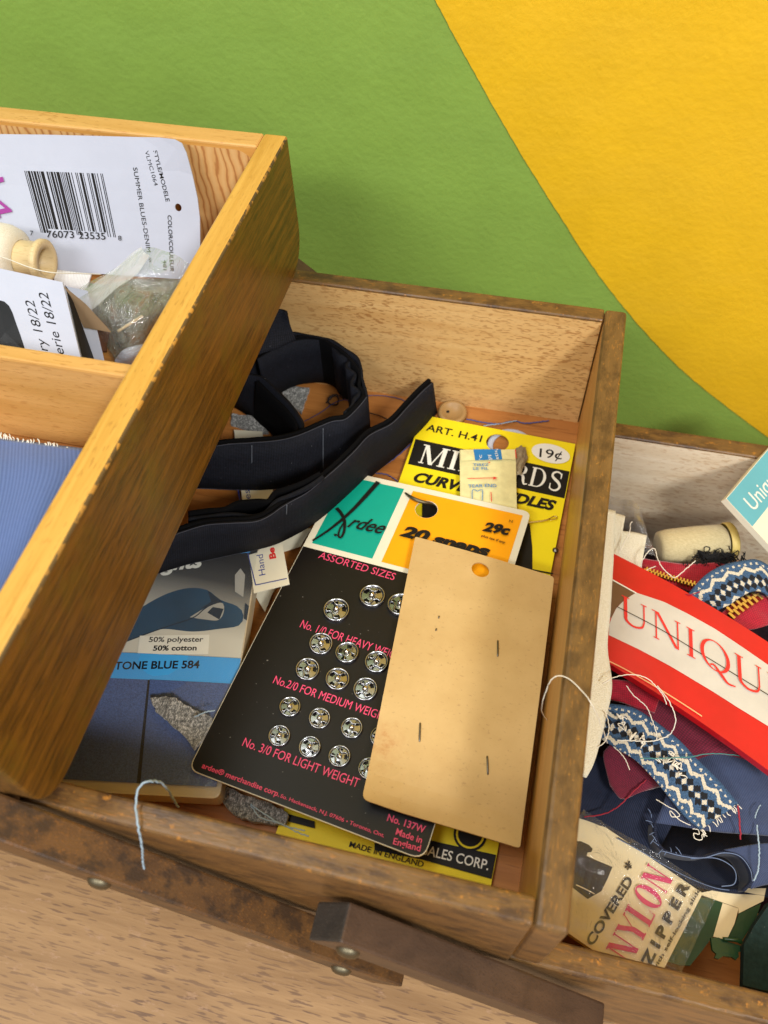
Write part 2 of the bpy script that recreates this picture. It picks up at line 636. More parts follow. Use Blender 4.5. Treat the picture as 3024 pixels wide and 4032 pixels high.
class Glyphs:
    """a small contrast-serif alphabet drawn with bars, serifs and rings (cap height 1)"""

    def __init__(self, T=0.16, t=0.05, sl=0.10, cond=1.0):
        self.T, self.t, self.sl, self.cond = T, t, sl, cond

    def bar(self, x0, y0, x1, y1, w):
        return [(x0 - w / 2, y0), (x0 + w / 2, y0), (x1 + w / 2, y1), (x1 - w / 2, y1)]

    def ser(self, x, y, w):
        h = self.t
        y0 = y if y < 0.5 else y - h
        return [(x - w / 2 - self.sl, y0), (x + w / 2 + self.sl, y0), (x + w / 2 + self.sl, y0 + h), (x - w / 2 - self.sl, y0 + h)]

    def ring(self, cx, cy, rx, ry, tx, ty, a0, a1, n=22):
        out = []
        for i in range(n):
            p, q = [math.radians(a0 + (a1 - a0) * k / n) for k in (i, i + 1)]
            P = lambda a, k: (cx + (rx - tx * k) * math.cos(a), cy + (ry - ty * k) * math.sin(a))
            out.append([P(p, 0), P(q, 0), P(q, 1), P(p, 1)])
        return out

    def pen(self, pts, widths, n=26):
        c = cr([(x, y, 0) for x, y in pts], n)
        w = cr([(a, 0, 0) for a in widths], n)
        L, R = [], []
        for i, p in enumerate(c):
            d = (c[min(i + 1, n - 1)] - c[max(i - 1, 0)])
            d = Vector((-d.y, d.x, 0)).normalized() * abs(w[i].x) / 2
            L.append(((p + d).x, (p + d).y))
            R.append(((p - d).x, (p - d).y))
        return [[L[i], L[i + 1], R[i + 1], R[i]] for i in range(n - 1)]

    def glyph(self, ch):
        T, t = self.T, self.t
        b, s = self.bar, self.ser
        if ch == 'I':
            return 0.36, [b(.18, 0, .18, 1, T), s(.18, 0, T), s(.18, 1, T)]
        if ch == 'L':
            return 0.66, [b(.16, 0, .16, 1, T), s(.16, 0, T), s(.16, 1, T), [(.16, 0), (.62, 0), (.62, t), (.16, t)], [(.62 - t, 0), (.62, 0), (.64, .28), (.62, .28)]]
        if ch == 'M':
            return 1.02, [b(.14, 0, .14, 1, t), b(.86, 0, .86, 1, T), b(.17, 1, .48, 0, T), b(.82, 1, .50, 0, t), s(.14, 0, t), s(.86, 0, T), s(.12, 1, t), s(.88, 1, T)]
        if ch == 'N':
            return 0.92, [b(.14, 0, .14, 1, t * 1.2), b(.78, 0, .78, 1, t * 1.2), b(.14 + T / 3, 1, .78 - t, 0, T), s(.14, 0, t), s(.78, 1, t), s(.10, 1, t)]
        if ch == 'U':
            p = [b(.18, .32, .18, 1, T), b(.74, .32, .74, 1, t * 1.2), s(.18, 1, T), s(.74, 1, t)]
            p += self.pen([(.18, .34), (.20, .14), (.36, .03), (.52, .04), (.68, .14), (.74, .34)], [T, T, t * 1.6, t * 1.3, t * 1.2, t * 1.2])
            return 0.90, p
        if ch == 'O' or ch == 'Q':
            p = self.ring(.46, .5, .43, .52, T, t, 0, 360, 32)
            if ch == 'Q':
                p += self.pen([(.30, .10), (.42, .16), (.60, -.02), (.80, -.20), (1.02, -.16)], [t, T * .8, T, T * .8, t])
            return 0.92, p
        if ch == 'E':
            return 0.68, [b(.16, 0, .16, 1, T), s(.16, 0, T), s(.16, 1, T), [(.16, 0), (.62, 0), (.62, t), (.16, t)], [(.16, 1 - t), (.58, 1 - t), (.58, 1), (.16, 1)], [(.16, .5 - t / 2), (.46, .5 - t / 2), (.46, .5 + t / 2), (.16, .5 + t / 2)],
                          [(.60, 0), (.63, 0), (.65, .24), (.63, .24)], [(.56, 1), (.59, 1), (.60, .78), (.58, .78)], [(.44, .38), (.47, .38), (.47, .62), (.44, .62)]]
        if ch == 'W':
            return 1.22, [b(.08, 1, .36, 0, T), b(.62, 1, .36, 0, t), b(.50, 1, .80, 0, T), b(1.08, 1, .80, 0, t), s(.08, 1, T), s(1.1, 1, t)]
        if ch == 'A':
            return 0.92, [b(.44, 1, .12, 0, t), b(.44, 1, .76, 0, T), s(.12, 0, t), s(.76, 0, T), [(.22, .30), (.66, .30), (.66, .30 + t), (.22, .30 + t)]]
        if ch in 'RP':
            p = [b(.16, 0, .16, 1, T), s(.16, 0, T), s(.16, 1, T)]
            p += self.ring(.38, .745, .30, .255, T, t, -90, 90, 18)
            p += [[(.16, 1 - t), (.40, 1 - t), (.40, 1), (.16, 1)], [(.16, .49), (.40, .49), (.40, .49 + t), (.16, .49 + t)]]
            if ch == 'R':
                p += self.pen([(.40, .50), (.54, .40), (.60, .18), (.68, .03), (.84, .06)], [T * .6, T, T, T * .7, t])
            return 0.84, p
        if ch == 'D':
            p = [b(.16, 0, .16, 1, T), s(.16, 0, T), s(.16, 1, T)]
            p += self.ring(.36, .5, .46, .5, T, t, -90, 90, 24)
            p += [[(.16, 1 - t), (.38, 1 - t), (.38, 1), (.16, 1)], [(.16, 0), (.38, 0), (.38, t), (.16, t)]]
            return 0.92, p
        if ch == 'S':
            p = self.pen([(.58, .72), (.56, .90), (.36, .99), (.16, .90), (.14, .72), (.30, .58), (.50, .44), (.60, .26), (.52, .08), (.34, .01), (.14, .08), (.10, .28)],
                         [t, t, t * 1.2, T * .7, T * .9, T, T, T * .9, T * .7, t * 1.2, t, t], 40)
            p += [[(.55, .66), (.61, .66), (.61, .95), (.58, .95)], [(.08, .06), (.11, .06), (.13, .34), (.08, .34)]]
            return 0.70, p
        if ch == 'Y':
            return 0.92, [b(.46, .45, .46, 0, T), b(.12, 1, .46, .45, T), b(.82, 1, .46, .45, t), s(.46, 0, T), s(.12, 1, T), s(.82, 1, t)]
        return 0.4, []

    def geo(self, s):
        vs, fs, x, k = [], [], 0.0, 0
        for ch in s:
            w, polys = self.glyph(ch)
            for p in polys:
                n0 = len(vs)
                vs += [((x + a * 1.0) * self.cond, b, k * 0.000002) for a, b in p]
                fs.append(tuple(range(n0, n0 + len(p))))
                k += 1
            x += w + 0.06
        x0 = min(v[0] for v in vs)
        x1 = max(v[0] for v in vs)
        return [(a - x0, b, c) for a, b, c in vs], fs, x1 - x0


class Sheet:
    """a card with real corners in space; local metres a (right) and b (down), optional bend"""

    def __init__(self, A, B, C, D, th, bend=None):
        self.A, self.B, self.C, self.D = [Vector(p) for p in (A, B, C, D)]
        self.w = ((self.B - self.A).length + (self.C - self.D).length) / 2
        self.h = ((self.D - self.A).length + (self.C - self.B).length) / 2
        n = (self.B - self.A).cross(self.D - self.A).normalized()
        self.n = n if n.z > 0 or abs(n.z) < 0.2 and n.y < 0 else -n
        self.th = th
        self.bend = bend or (lambda u, v: 0.0)
        self.root = None
        self.lv = 0
        self.lvstep = 0.00004
        self.step = 0.006

    def pos(self, a, b, h=0.0):
        u, v = a / self.w, b / self.h
        P = (self.A * (1 - u) + self.B * u) * (1 - v) + (self.D * (1 - u) + self.C * u) * v
        return P + self.n * (self.bend(u, v) + h)

    def inv(self, p):
        a, b = self.w / 2, self.h / 2
        e = 1e-4
        for _ in range(12):
            q = project(self.pos(a, b))
            qa = project(self.pos(a + e, b))
            qb = project(self.pos(a, b + e))
            J = ((qa[0] - q[0]) / e, (qb[0] - q[0]) / e, (qa[1] - q[1]) / e, (qb[1] - q[1]) / e)
            det = J[0] * J[3] - J[1] * J[2]
            rx, ry = p[0] - q[0], p[1] - q[1]
            a += (J[3] * rx - J[1] * ry) / det
            b += (-J[2] * rx + J[0] * ry) / det
        return Vector((a, b))

    def fill(self, outline, holes=(), step=0.006):
        fine = []
        for i in range(len(outline)):
            a, b = Vector(outline[i][:2]), Vector(outline[(i + 1) % len(outline)][:2])
            k = max(1, int((b - a).length / step))
            fine += [tuple(a.lerp(b, j / k)) for j in range(k)]
        outline = fine
        pts = [Vector(p[:2]) for p in outline]
        edges = [(i, (i + 1) % len(pts)) for i in range(len(pts))]
        for hpoly in holes:
            o = len(pts)
            pts += [Vector(p[:2]) for p in hpoly]
            edges += [(o + i, o + (i + 1) % len(hpoly)) for i in range(len(hpoly))]
        x0, x1 = min(p.x for p in pts), max(p.x for p in pts)
        y0, y1 = min(p.y for p in pts), max(p.y for p in pts)

        def inside(q, poly):
            c = False
            for i in range(len(poly)):
                a, b = poly[i], poly[i - 1]
                if (a[1] > q[1]) != (b[1] > q[1]) and q[0] < (b[0] - a[0]) * (q[1] - a[1]) / (b[1] - a[1]) + a[0]:
                    c = not c
            return c
        ok = lambda q: inside(q, outline) and not any(inside(q, hp) for hp in holes)
        y = y0 + step / 2
        while y < y1:
            x = x0 + step / 2
            while x < x1:
                if ok((x, y)):
                    pts.append(Vector((x, y)))
                x += step
            y += step
        vs, es, fs, *_ = delaunay_2d_cdt(pts, edges, [], 0, 1e-7)
        fs = [f for f in fs if ok(((vs[f[0]].x + vs[f[1]].x + vs[f[2]].x) / 3, (vs[f[0]].y + vs[f[1]].y + vs[f[2]].y) / 3))]
        return vs, fs

    def base(self, name, mat, parent=None, outline=None, holes=(), step=0.006):
        if not self.th:
            outline = outline or [(0, 0), (self.w, 0), (self.w, self.h), (0, self.h)]
            vs, fs = self.fill(outline, holes, step)
            return mk(name, [self.pos(v.x, v.y) for v in vs], fs, mat, parent, smooth=True)
        outline = outline or [(0, 0), (self.w, 0), (self.w, self.h), (0, self.h)]
        vs, fs = self.fill(outline, holes, step)
        V_, F = [], []
        for s in (0.5, -0.5):
            V_ += [self.pos(v.x, v.y, self.th * s) for v in vs]
        o = len(vs)
        cnt = {}
        for f in fs:
            F.append(f)
            F.append(tuple(o + i for i in f[::-1]))
            for i in range(3):
                e = (f[i], f[(i + 1) % 3])
                cnt[e] = 1
        for (a, b) in cnt:
            if (b, a) not in cnt:
                F.append((b, a, o + a, o + b))
        ob = mk(name, V_, F, mat, parent)
        if self.root is None:
            self.root = ob
        return ob

    def top(self):
        self.lv += 1
        return self.th * 0.5 + self.lvstep * self.lv

    def patch(self, name, outline, mat, parent=None, holes=(), px=False, level=None):
        """thin printed area; px: outline given as view pixels lying on this sheet"""
        if px:
            outline = [tuple(self.inv(p)) for p in outline]
        e_ = 0.0002
        cl = []
        for a, b in outline:
            q = (min(max(a, e_), self.w - e_), min(max(b, e_), self.h - e_))
            if not cl or (Vector(q) - Vector(cl[-1])).length > 1e-5:
                cl.append(q)
        if (Vector(cl[0]) - Vector(cl[-1])).length < 1e-5:
            cl.pop()
        outline = cl
        vs, fs = self.fill(outline, holes, self.step)
        h = self.top() if level is None else level
        return mk(name, [self.pos(v.x, v.y, h) for v in vs], fs, mat, parent or self.root)

    def rect(self, name, a0, b0, a1, b1, mat, **k):
        return self.patch(name, [(a0, b0), (a1, b0), (a1, b1), (a0, b1)], mat, **k)

    def _place(self, geo, p0, p1, cap, mat, name, parent, extra=0.0):
        vs, fs, w = geo
        A, B = self.inv(p0), self.inv(p1)
        d = B - A
        L = d.length
        d.normalize()
        up = Vector((d.y, -d.x))
        ix, iy = p1[0] - p0[0], p1[1] - p0[1]
        il = math.hypot(ix, iy)
        q = self.inv((p0[0] + iy / il * cap, p0[1] - ix / il * cap))
        c = abs((q - A).dot(up))
        h = self.top() + extra
        V_ = []
        for x, y, k in vs:
            P = A + d * (x / w * L) + up * (y * c)
            V_.append(self.pos(P.x, P.y, h + k))
        return mk(name, V_, fs, mat, parent or self.root)

    def text(self, s, p0, p1, cap, mat, shear=0.0, bold=0.0, name='lettering', parent=None, f=V):
        a, b = f(*p0), f(*p1)
        k = math.hypot(b[0] - a[0], b[1] - a[1]) / math.hypot(p1[0] - p0[0], p1[1] - p0[1])
        return self._place(text_geo(s, shear, bold), a, b, cap * k, mat, name, parent)

    def serif(self, s, p0, p1, cap, mat, g, name='lettering', parent=None, f=V):
        a, b = f(*p0), f(*p1)
        k = math.hypot(b[0] - a[0], b[1] - a[1]) / math.hypot(p1[0] - p0[0], p1[1] - p0[1])
        return self._place(g.geo(s), a, b, cap * k, mat, name, parent)

    def penline(self, pts, widths, mat, name='drawn_line', parent=None, f=V, n=26):
        """pen stroke through view pixels on the sheet; widths in metres"""
        q = [self.inv(f(*p)) for p in pts]
        polys = Glyphs().pen([(p.x, p.y) for p in q], widths, n)
        h = self.top()
        V_, F = [], []
        for i, p in enumerate(polys):
            o = len(V_)
            V_ += [self.pos(x, y, h + (i % 2) * 0.000002) for x, y in p]
            F.append((o, o + 1, o + 2, o + 3))
        return mk(name, V_, F, mat, parent or self.root)


def circle(c, r, n=24, ry=None, rot=0.0):
    ry = ry or r
    return [(c[0] + r * math.cos(t) * math.cos(rot) - ry * math.sin(t) * math.sin(rot), c[1] + r * math.cos(t) * math.sin(rot) + ry * math.sin(t) * math.cos(rot)) for t in [2 * math.pi * i / n for i in range(n)]]

#==SETTING==
# ================================================================== the setting
WALL_Y = 0.055
TABLE_Z = -0.125


def wall_paint(name, c):
    w = NT(name)
    n1 = w.noise(w.coord((420,) * 3), 1, 3, 0.5)
    n2 = w.noise(w.coord((35,) * 3), 1, 4, 0.6)
    d = tuple(x * 0.90 for x in c[:3]) + (1,)
    w.color(w.ramp(n2, [(0.3, d), (0.7, c)]))
    w.l(w.ramp(w.noise(w.coord((22, 22, 60)), 1, 4, 0.7), [(0.3, (0.32,) * 3), (0.7, (0.56,) * 3)]), w.b.inputs['Roughness'])
    w.b.inputs['Specular IOR Level'].default_value = 0.4
    n3 = w.noise(w.coord((120, 120, 150)), 1, 3, 0.5)
    w.bump(w.mix(0.45, n1, n3), 0.26, 0.0014)
    return w.m


M['green_paint'] = wall_paint('green_wall_paint', lin(140, 173, 77))
M['yellow_paint'] = wall_paint('yellow_wall_paint', lin(236, 188, 34))
wall = mk('wall', [(-1.2, WALL_Y, -0.6), (1.2, WALL_Y, -0.6), (1.2, WALL_Y, 1.2), (-1.2, WALL_Y, 1.2)], [(0, 1, 2, 3)], M['green_paint'])
tag(wall, 'lime green painted wall behind the sewing box', 'wall', kind='structure')
edge_px = [(905, -70), (940, 0), (1000, 112), (1100, 290), (1200, 452), (1300, 603), (1400, 725), (1500, 823), (1659, 945), (1760, 1015)]
e = cr([at_y(p, WALL_Y - 0.0004) for p in edge_px], 160)
e = [p + Vector((random.uniform(-1, 1), 0, random.uniform(-1, 1))) * 0.00011 for p in e]
e = [Vector((e[0].x - 0.05, e[0].y, e[0].z + 0.12))] + e + [Vector((e[-1].x + 0.30, e[-1].y, e[-1].z - 0.12))]
poly = e + [Vector((1.19, WALL_Y - 0.0004, e[-1].z)), Vector((1.19, WALL_Y - 0.0004, 1.19)), Vector((e[0].x, WALL_Y - 0.0004, 1.19))]
mk('painted_shape', poly, [tuple(range(len(poly)))], M['yellow_paint'], wall)

table = mk('table_top', [(-1.2, -0.9, TABLE_Z), (1.2, -0.9, TABLE_Z), (1.2, WALL_Y, TABLE_Z), (-1.2, WALL_Y, TABLE_Z)], [(0, 1, 2, 3)], M['oak'])
tag(table, 'pale brown oak table top with open grain under the box', 'table top', kind='structure')

# ================================================================== the sewing box
BOX = thing('sewing_box', (0.0, -0.09, TABLE_Z), 'open wooden cantilever sewing box with stepped trays against the wall', 'sewing box')
T = 0.0057            # wall thickness of the middle tray
D = 0.18              # outer depth
# ---- middle tray
MX0, MZ = -0.225, -0.050
FLOOR = -0.0474
mid = box('tray', (MX0 + 0.003, -D + T - 0.002, MZ), (-T + 0.002, -T + 0.002, FLOOR), M['floor_ply'], BOX, 0.0)
tag(mid, 'middle tray with worn brown rim holding snap and needle cards')


def tray_wall(parent, axis, a0, a1, u0, u1, z0, z1, body, rim, r0=0.0, r1=0.0, bev=0.001):
    """wall plank along axis (0 = x, 1 = y), rounded lower corners r0 (start) and r1 (end), stained rim faces"""
    prof = round_poly([(a0, z0), (a1, z0), (a1, z1), (a0, z1)], [r0, r1, 0, 0], 8)
    bm = bmesh.new()
    P = (lambda a, u, z: (a, u, z)) if axis == 0 else (lambda a, u, z: (u, a, z))
    lo = [bm.verts.new(P(a, u0, z)) for a, z in prof]
    hi = [bm.verts.new(P(a, u1, z)) for a, z in prof]
    n = len(prof)
    bm.faces.new(lo)
    bm.faces.new(hi[::-1])
    for i in range(n):
        bm.faces.new((lo[i], hi[i], hi[(i + 1) % n], lo[(i + 1) % n]))
    bmesh.ops.recalc_face_normals(bm, faces=bm.faces)
    es = [e for e in bm.edges if e.calc_face_angle(0) > 0.6]
    bmesh.ops.bevel(bm, geom=es, offset=bev, segments=3, affect='EDGES', profile=0.55)
    me = bpy.data.meshes.new('tray_wall')
    bm.normal_update()
    bm.to_mesh(me)
    bm.free()
    for m_ in body:
        me.materials.append(m_)
    # material slots: 0 inside, 1 rim (top), 2 outside
    out = rim
    for p in me.polygons:
        c, nn = p.center, p.normal
        k = nn[1] if axis == 0 else nn[0]
        if len(body) > 3 and k * out > 0.25 and nn.z > 0.15 and c.z > z1 - bev * 1.2:
            p.material_index = 3
        elif nn.z > 0.30 or (abs(nn.z) <= 0.95 and c.z > z1 - bev * 0.9):
            p.material_index = 1
        elif k * out > 0.35 or abs(nn[0] if axis == 0 else nn[1]) > 0.5 or nn.z < -0.2:
            p.material_index = 2
        else:
            p.material_index = 0
    return adopt(bpy.data.objects.new('tray_wall', me), parent)


M['outer_x'] = wood('brown_outer_face_along_x', lin(100, 70, 38), lin(134, 96, 52), 0, lin(154, 108, 56), 0.5, rough=0.32,
                    stain=(lin(78, 56, 34), 0.46, 0.64, 200), blotch=(lin(150, 104, 50), 0.60, 0.74, 330))
M['outer_y'] = wood('brown_outer_face_along_y', lin(150, 98, 34), lin(180, 124, 50), 1, lin(120, 80, 30), 0.5, rough=0.32)
M['inner_right'] = wood('honey_inner_face', lin(176, 124, 54), lin(196, 146, 76), 1, lin(150, 100, 40), 0.4, rough=0.4)
tray_wall(mid, 0, MX0 + T, -T - 0.00005, -T, 0.0, MZ, 0.0, [M['beech_x'], M['rim_x'], M['outer_x']], 1)
tray_wall(mid, 0, MX0 + T, -T - 0.00005, -D, -D + T, MZ, 0.0, [M['beech_x'], M['rim_x'], M['outer_x']], -1)
sw = tray_wall(mid, 1, -D, 0.0, -T, 0.0011, MZ, 0.0, [M['inner_right'], M['rim_y'], M['outer_y']], 1, 0.010, 0.010, 0.0013)
sw.data.materials.append(M['outer_x'])
for p in sw.data.polygons:
    if p.normal.y < -0.3 and p.material_index == 2:
        p.material_index = 3
tray_wall(mid, 1, -D, 0.0, MX0, MX0 + T, MZ, 0.0, [M['inner_right'], M['rim_y'], M['outer_y']], -1, 0.010, 0.010)

# ---- upper tray, standing over the left half of the middle tray
LX0, LX1, LZ0, LZ1 = -0.345, -0.1059, 0.0014, 0.0442
LB, LF, LT = 0.0045, -0.181, 0.0072
up = box('tray', (LX0 + 0.003, LF + 0.003, LZ0 + 0.001), (LX1 - LT + 0.002, LB - 0.003, LZ0 + 0.0042), M['floor_ply'], BOX, 0.0)
tag(up, 'upper tray with honey coloured rim, divider and white label')


def raw_patch():
    """back wall inside: honey varnish with a bare, round-cornered patch of wood"""
    w = NT('bare_patch_on_varnished_beech')
    g = w.noise(w.coord((14, 170, 170)), 1, 5, 0.6, 0.6)
    a = w.ramp(g, [(0.3, lin(198, 138, 62)), (0.7, lin(224, 166, 86))])
    # figured bare wood, near-vertical growth rings
    wv = w.n('ShaderNodeTexWave', wave_type='BANDS', bands_direction='X')
    wv.inputs['Scale'].default_value = 120
    wv.inputs['Distortion'].default_value = 7
    wv.inputs['Detail'].default_value = 3
    wv.inputs['Detail Scale'].default_value = 1.2
    w.l(w.coord((1, 1, 0.5)), wv.inputs[0])
    b = w.ramp(wv.outputs['Fac'], [(0.0, lin(222, 178, 118)), (0.75, lin(214, 164, 102)), (1.0, lin(180, 122, 68))])
    tc = w.n('ShaderNodeTexCoord')
    sx = w.n('ShaderNodeSeparateXYZ')
    w.l(tc.outputs['Object'], sx.inputs[0])
    # rounded-corner mask from x and z (metres)
    def mx(sock, edge, r):
        s = w.n('ShaderNodeMath', operation='SUBTRACT')
        w.l(sock, s.inputs[0])
        s.inputs[1].default_value = edge - r
        k = w.n('ShaderNodeMath', operation='MAXIMUM')
        w.l(s.outputs[0], k.inputs[0])
        k.inputs[1].default_value = 0
        p = w.n('ShaderNodeMath', operation='POWER')
        w.l(k.outputs[0], p.inputs[0])
        p.inputs[1].default_value = 2
        return p.outputs[0]
    r = 0.006
    ad = w.n('ShaderNodeMath', operation='ADD')
    w.l(mx(sx.outputs['X'], LX1 - LT - 0.0012, r), ad.inputs[0])
    w.l(mx(sx.outputs['Z'], LZ1 - 0.0018, r), ad.inputs[1])
    lt = w.n('ShaderNodeMath', operation='LESS_THAN')
    w.l(ad.outputs[0], lt.inputs[0])
    lt.inputs[1].default_value = r * r
    w.color(w.mix(lt.outputs[0], a, b))
    w.setp(Roughness=0.5)
    return w.m


M['bare_patch'] = raw_patch()
M['chipped'] = wood('chipped_dark_edge', lin(70, 58, 40), lin(120, 96, 58), 1, lin(206, 152, 66), 0.9, rough=0.6, fl=(420, 420), thr=0.52)
M['rubbed'] = wood('rubbed_light_edge', lin(140, 96, 46), lin(186, 134, 70), 1, lin(90, 64, 36), 0.8, rough=0.4, fl=(300, 300), thr=0.55)
tray_wall(up, 1, LF, LB, LX1 - LT, LX1, LZ0, LZ1, [M['varnish_y'], M['varnish_y'], M['stain_y'], M['chipped']], 1, 0.010, 0.014, 0.0009)
tray_wall(up, 0, LX0 + LT, LX1 - LT - 0.00005, LB - LT, LB, LZ0, LZ1, [M['bare_patch'], M['varnish_x'], M['outer_x']], 1, bev=0.0008)
tray_wall(up, 0, LX0 + LT, LX1 - LT - 0.00005, LF, LF + LT, LZ0, LZ1, [M['varnish_x'], M['varnish_x'], M['outer_x']], -1)
tray_wall(up, 1, LF, LB, LX0, LX0 + LT, LZ0, LZ1, [M['varnish_y'], M['varnish_y'], M['stain_y']], -1)
box('divider', (LX0 + LT, -0.0910, LZ0 + 0.0042), (LX1 - LT - 0.0001, -0.0866, 0.0368), M['varnish_x'], up, 0.0007)

# ---- base box under and right of the middle tray
BZ1, BF, BB, BT = -0.0507, -0.1792, 0.0005, 0.0067
BX0, BX1 = -0.105, 0.165
base = box('tray', (BX0 + 0.003, BF + 0.003, TABLE_Z + 0.008), (BX1 - 0.003, BB - 0.003, TABLE_Z + 0.011), M['floor_ply'], BOX, 0.0)
tag(base, 'deep base compartment filled with zippers, trims and folded cloth')
tray_wall(base, 0, BX0 + BT, BX1 - BT, BB - BT, BB, TABLE_Z + 0.004, BZ1, [M['beech_pale'], M['rim_x'], M['outer_x']], 1)
tray_wall(base, 0, BX0 + BT, BX1 - BT, BF, BF + BT, TABLE_Z + 0.004, BZ1, [M['beech_x'], M['rim_x'], M['outer_x']], -1)
tray_wall(base, 1, BF, BB, BX0, BX0 + BT, TABLE_Z + 0.004, BZ1, [M['inner_right'], M['rim_y'], M['outer_y']], -1)
tray_wall(base, 1, BF, BB, BX1 - BT, BX1, TABLE_Z + 0.004, BZ1, [M['inner_right'], M['rim_y'], M['outer_y']], 1)
for x in (BX0 + 0.01, BX1 - 0.02):
    for y in (BF + 0.01, BB - 0.02):
        box('foot', (x, y, TABLE_Z), (x + 0.012, y + 0.012, TABLE_Z + 0.004), M['arm_dark'], base, 0.0005)


# ---- link arms
def arm(x0, z0, x1, z1, y0, y1, h, mat, screws, endmat=None):
    d = Vector((x1 - x0, 0, z1 - z0)).normalized()
    n = Vector((d.z, 0, -d.x))          # downwards from the upper edge
    if n.z > 0:
        n = -n
    c = [Vector((x0, 0, z0)), Vector((x1, 0, z1)), Vector((x1, 0, z1)) + n * h, Vector((x0, 0, z0)) + n * h]
    a = prism('link_arm', [(p.x, p.z) for p in c], 1, y0, y1, mat, BOX, 0.0006)
    if endmat:
        a.data.materials.append(endmat)
        for p in a.data.polygons:
            if p.normal.dot(d) < -0.7:
                p.material_index = 1
    for t in screws:
        o = Vector((x0, 0, z0)) + d * t + n * h * 0.5
        o.y = y0
        prof = [(0.0, -0.0015), (0.0012, -0.0014), (0.0020, -0.0011), (0.0025, -0.0006), (0.0027, -0.0001), (0.0027, 0.001)]
        lathe('screw', [(r, -hh) for r, hh in prof], o, (0, -1, 0), M['brass_dull'], a, 20)
    return a


SL = -0.86
a1 = arm(-0.165, 0.0550, -0.0299, -0.0655, -0.1895, -0.1812, 0.0122, M['arm'], [0.0975, 0.1655])
tag(a1, 'mottled brown link arm running off the lower left edge')
a2 = arm(-0.0425, -0.0143, 0.0205, -0.0670, -0.1892, -0.1812, 0.0124, M['arm_dark'], [0.0066], M['end_grain'])
tag(a2, 'dark walnut link arm with a black sawn end')
# rear arm, its tip just showing behind the rim
rb = arm(-0.150, 0.0275, -0.088, -0.0245, 0.0048, 0.0125, 0.0122, M['arm_dark'], [])
tag(rb, 'rear link arm showing as a dark sliver behind the back rim')
# ================================================================== things in the middle tray
TH = 0.00045
# ---- yellow needle card lying on the tray floor
nd = Sheet(at_z(V(912, 897), -0.0456), at_z(V(1243, 960), -0.0456), (-0.0130, -0.1725, -0.0456), (-0.0690, -0.1735, -0.0456), TH)
hole = nd.inv(zA(850, 222))
card = nd.base('needle_card', M['yellow_card'], None, holes=[circle(hole, 0.0040)])
tag(card, 'long yellow and black needle card priced 19 cents, on the tray floor', 'needle card')
nd.patch('printed_band', [zA(85, 190), zA(1556, 500), zA(1498, 750), zA(14, 424)], M['black_ink'], px=True)
hc = nd.inv(zA(850, 222))
g_mil = Glyphs(0.15, 0.05, 0.07, 0.92)
nd.serif('MIL', (104, 410), (640, 522), 178, M['white_ink'], g_mil, f=zA)
nd.serif('WA', (668, 528), (960, 590), 178, M['white_ink'], g_mil, f=zA)
nd.serif('RDS', (975, 593), (1428, 688), 178, M['white_ink'], g_mil, f=zA)
nd.text('ART. H.41', (180, 112), (694, 222), 66, M['black_ink'], bold=0.012, f=zA)
nd.text('CURVED NEEDLES', (60, 585), (1385, 862), 92, M['black_ink'], shear=0.28, bold=0.045, f=zA)
oc = nd.inv(zA(1345, 330))
nd.patch('price_oval', circle(oc, 0.0067, 28, 0.0042, 0.08), M['white_ink'])
nd.text('19¢', (1238, 362), (1448, 386), 84, M['black_ink'], bold=0.008, f=zA)
nd.patch('printed_shape', [zA(150, 760), zA(700, 880), zA(1150, 990), zA(1172, 1200), zA(1174, 1420), zA(1060, 1400), zA(140, 1180)], M['black_ink'], px=True)
nd.penline([(1176, 1416), (1366, 1452)], [0.0005, 0.0005], M['black_ink'], f=zA)
nd.patch('printed_band', [z8(250, 238), z8(470, 288), z8(697, 338), z8(672, 422), z8(420, 352), z8(250, 318)], M['black_ink'], px=True)
nd.text('SALES CORP.', (420, 332), (655, 390), 37, M['white_ink'], bold=0.01, f=z8)
nd.text('MADE IN ENGLAND', (158, 306), (422, 380), 22, M['black_ink'], bold=0.005, f=z8)
cc = nd.inv(z8(592, 262))
nd.patch('printed_disc', circle(cc, 0.0042), M['black_ink'])
cc2 = nd.inv(z8(592, 262))
nd.patch('printed_ring', circle(cc2, 0.0036), M['yellow_card'])
nd.patch('printed_disc', circle(cc2, 0.0031), M['black_ink'])
nd.patch('printed_band', [z6(500, 1190), z6(640, 1230), z6(640, 1262), z6(498, 1225)], M['black_ink'], px=True)
# curved needle pinned on the card
P = lambda x, y, z, f=zA: at_z(f(x, y), z)
tube('curved_needle', [P(1040, 968, -0.0452), P(1170, 962, -0.0448), P(1290, 948, -0.0446), P(1340, 930, -0.0446)], 0.00028, M['brass'], card, 6, 20)
tube('needle_eye', [P(1330, 934, -0.0446), P(1370, 910, -0.0446), P(1402, 912, -0.0446), P(1396, 930, -0.0446), P(1345, 944, -0.0446)], 0.00018, M['brass'], card, 5, 26)
lathe('rivet', [(0, 0.0007), (0.0006, 0.0006), (0.001, 0.0002), (0.001, -0.0003)], P(1392, 1225, -0.0453), (0, 0, 1), M['steel_dark'], card, 14)

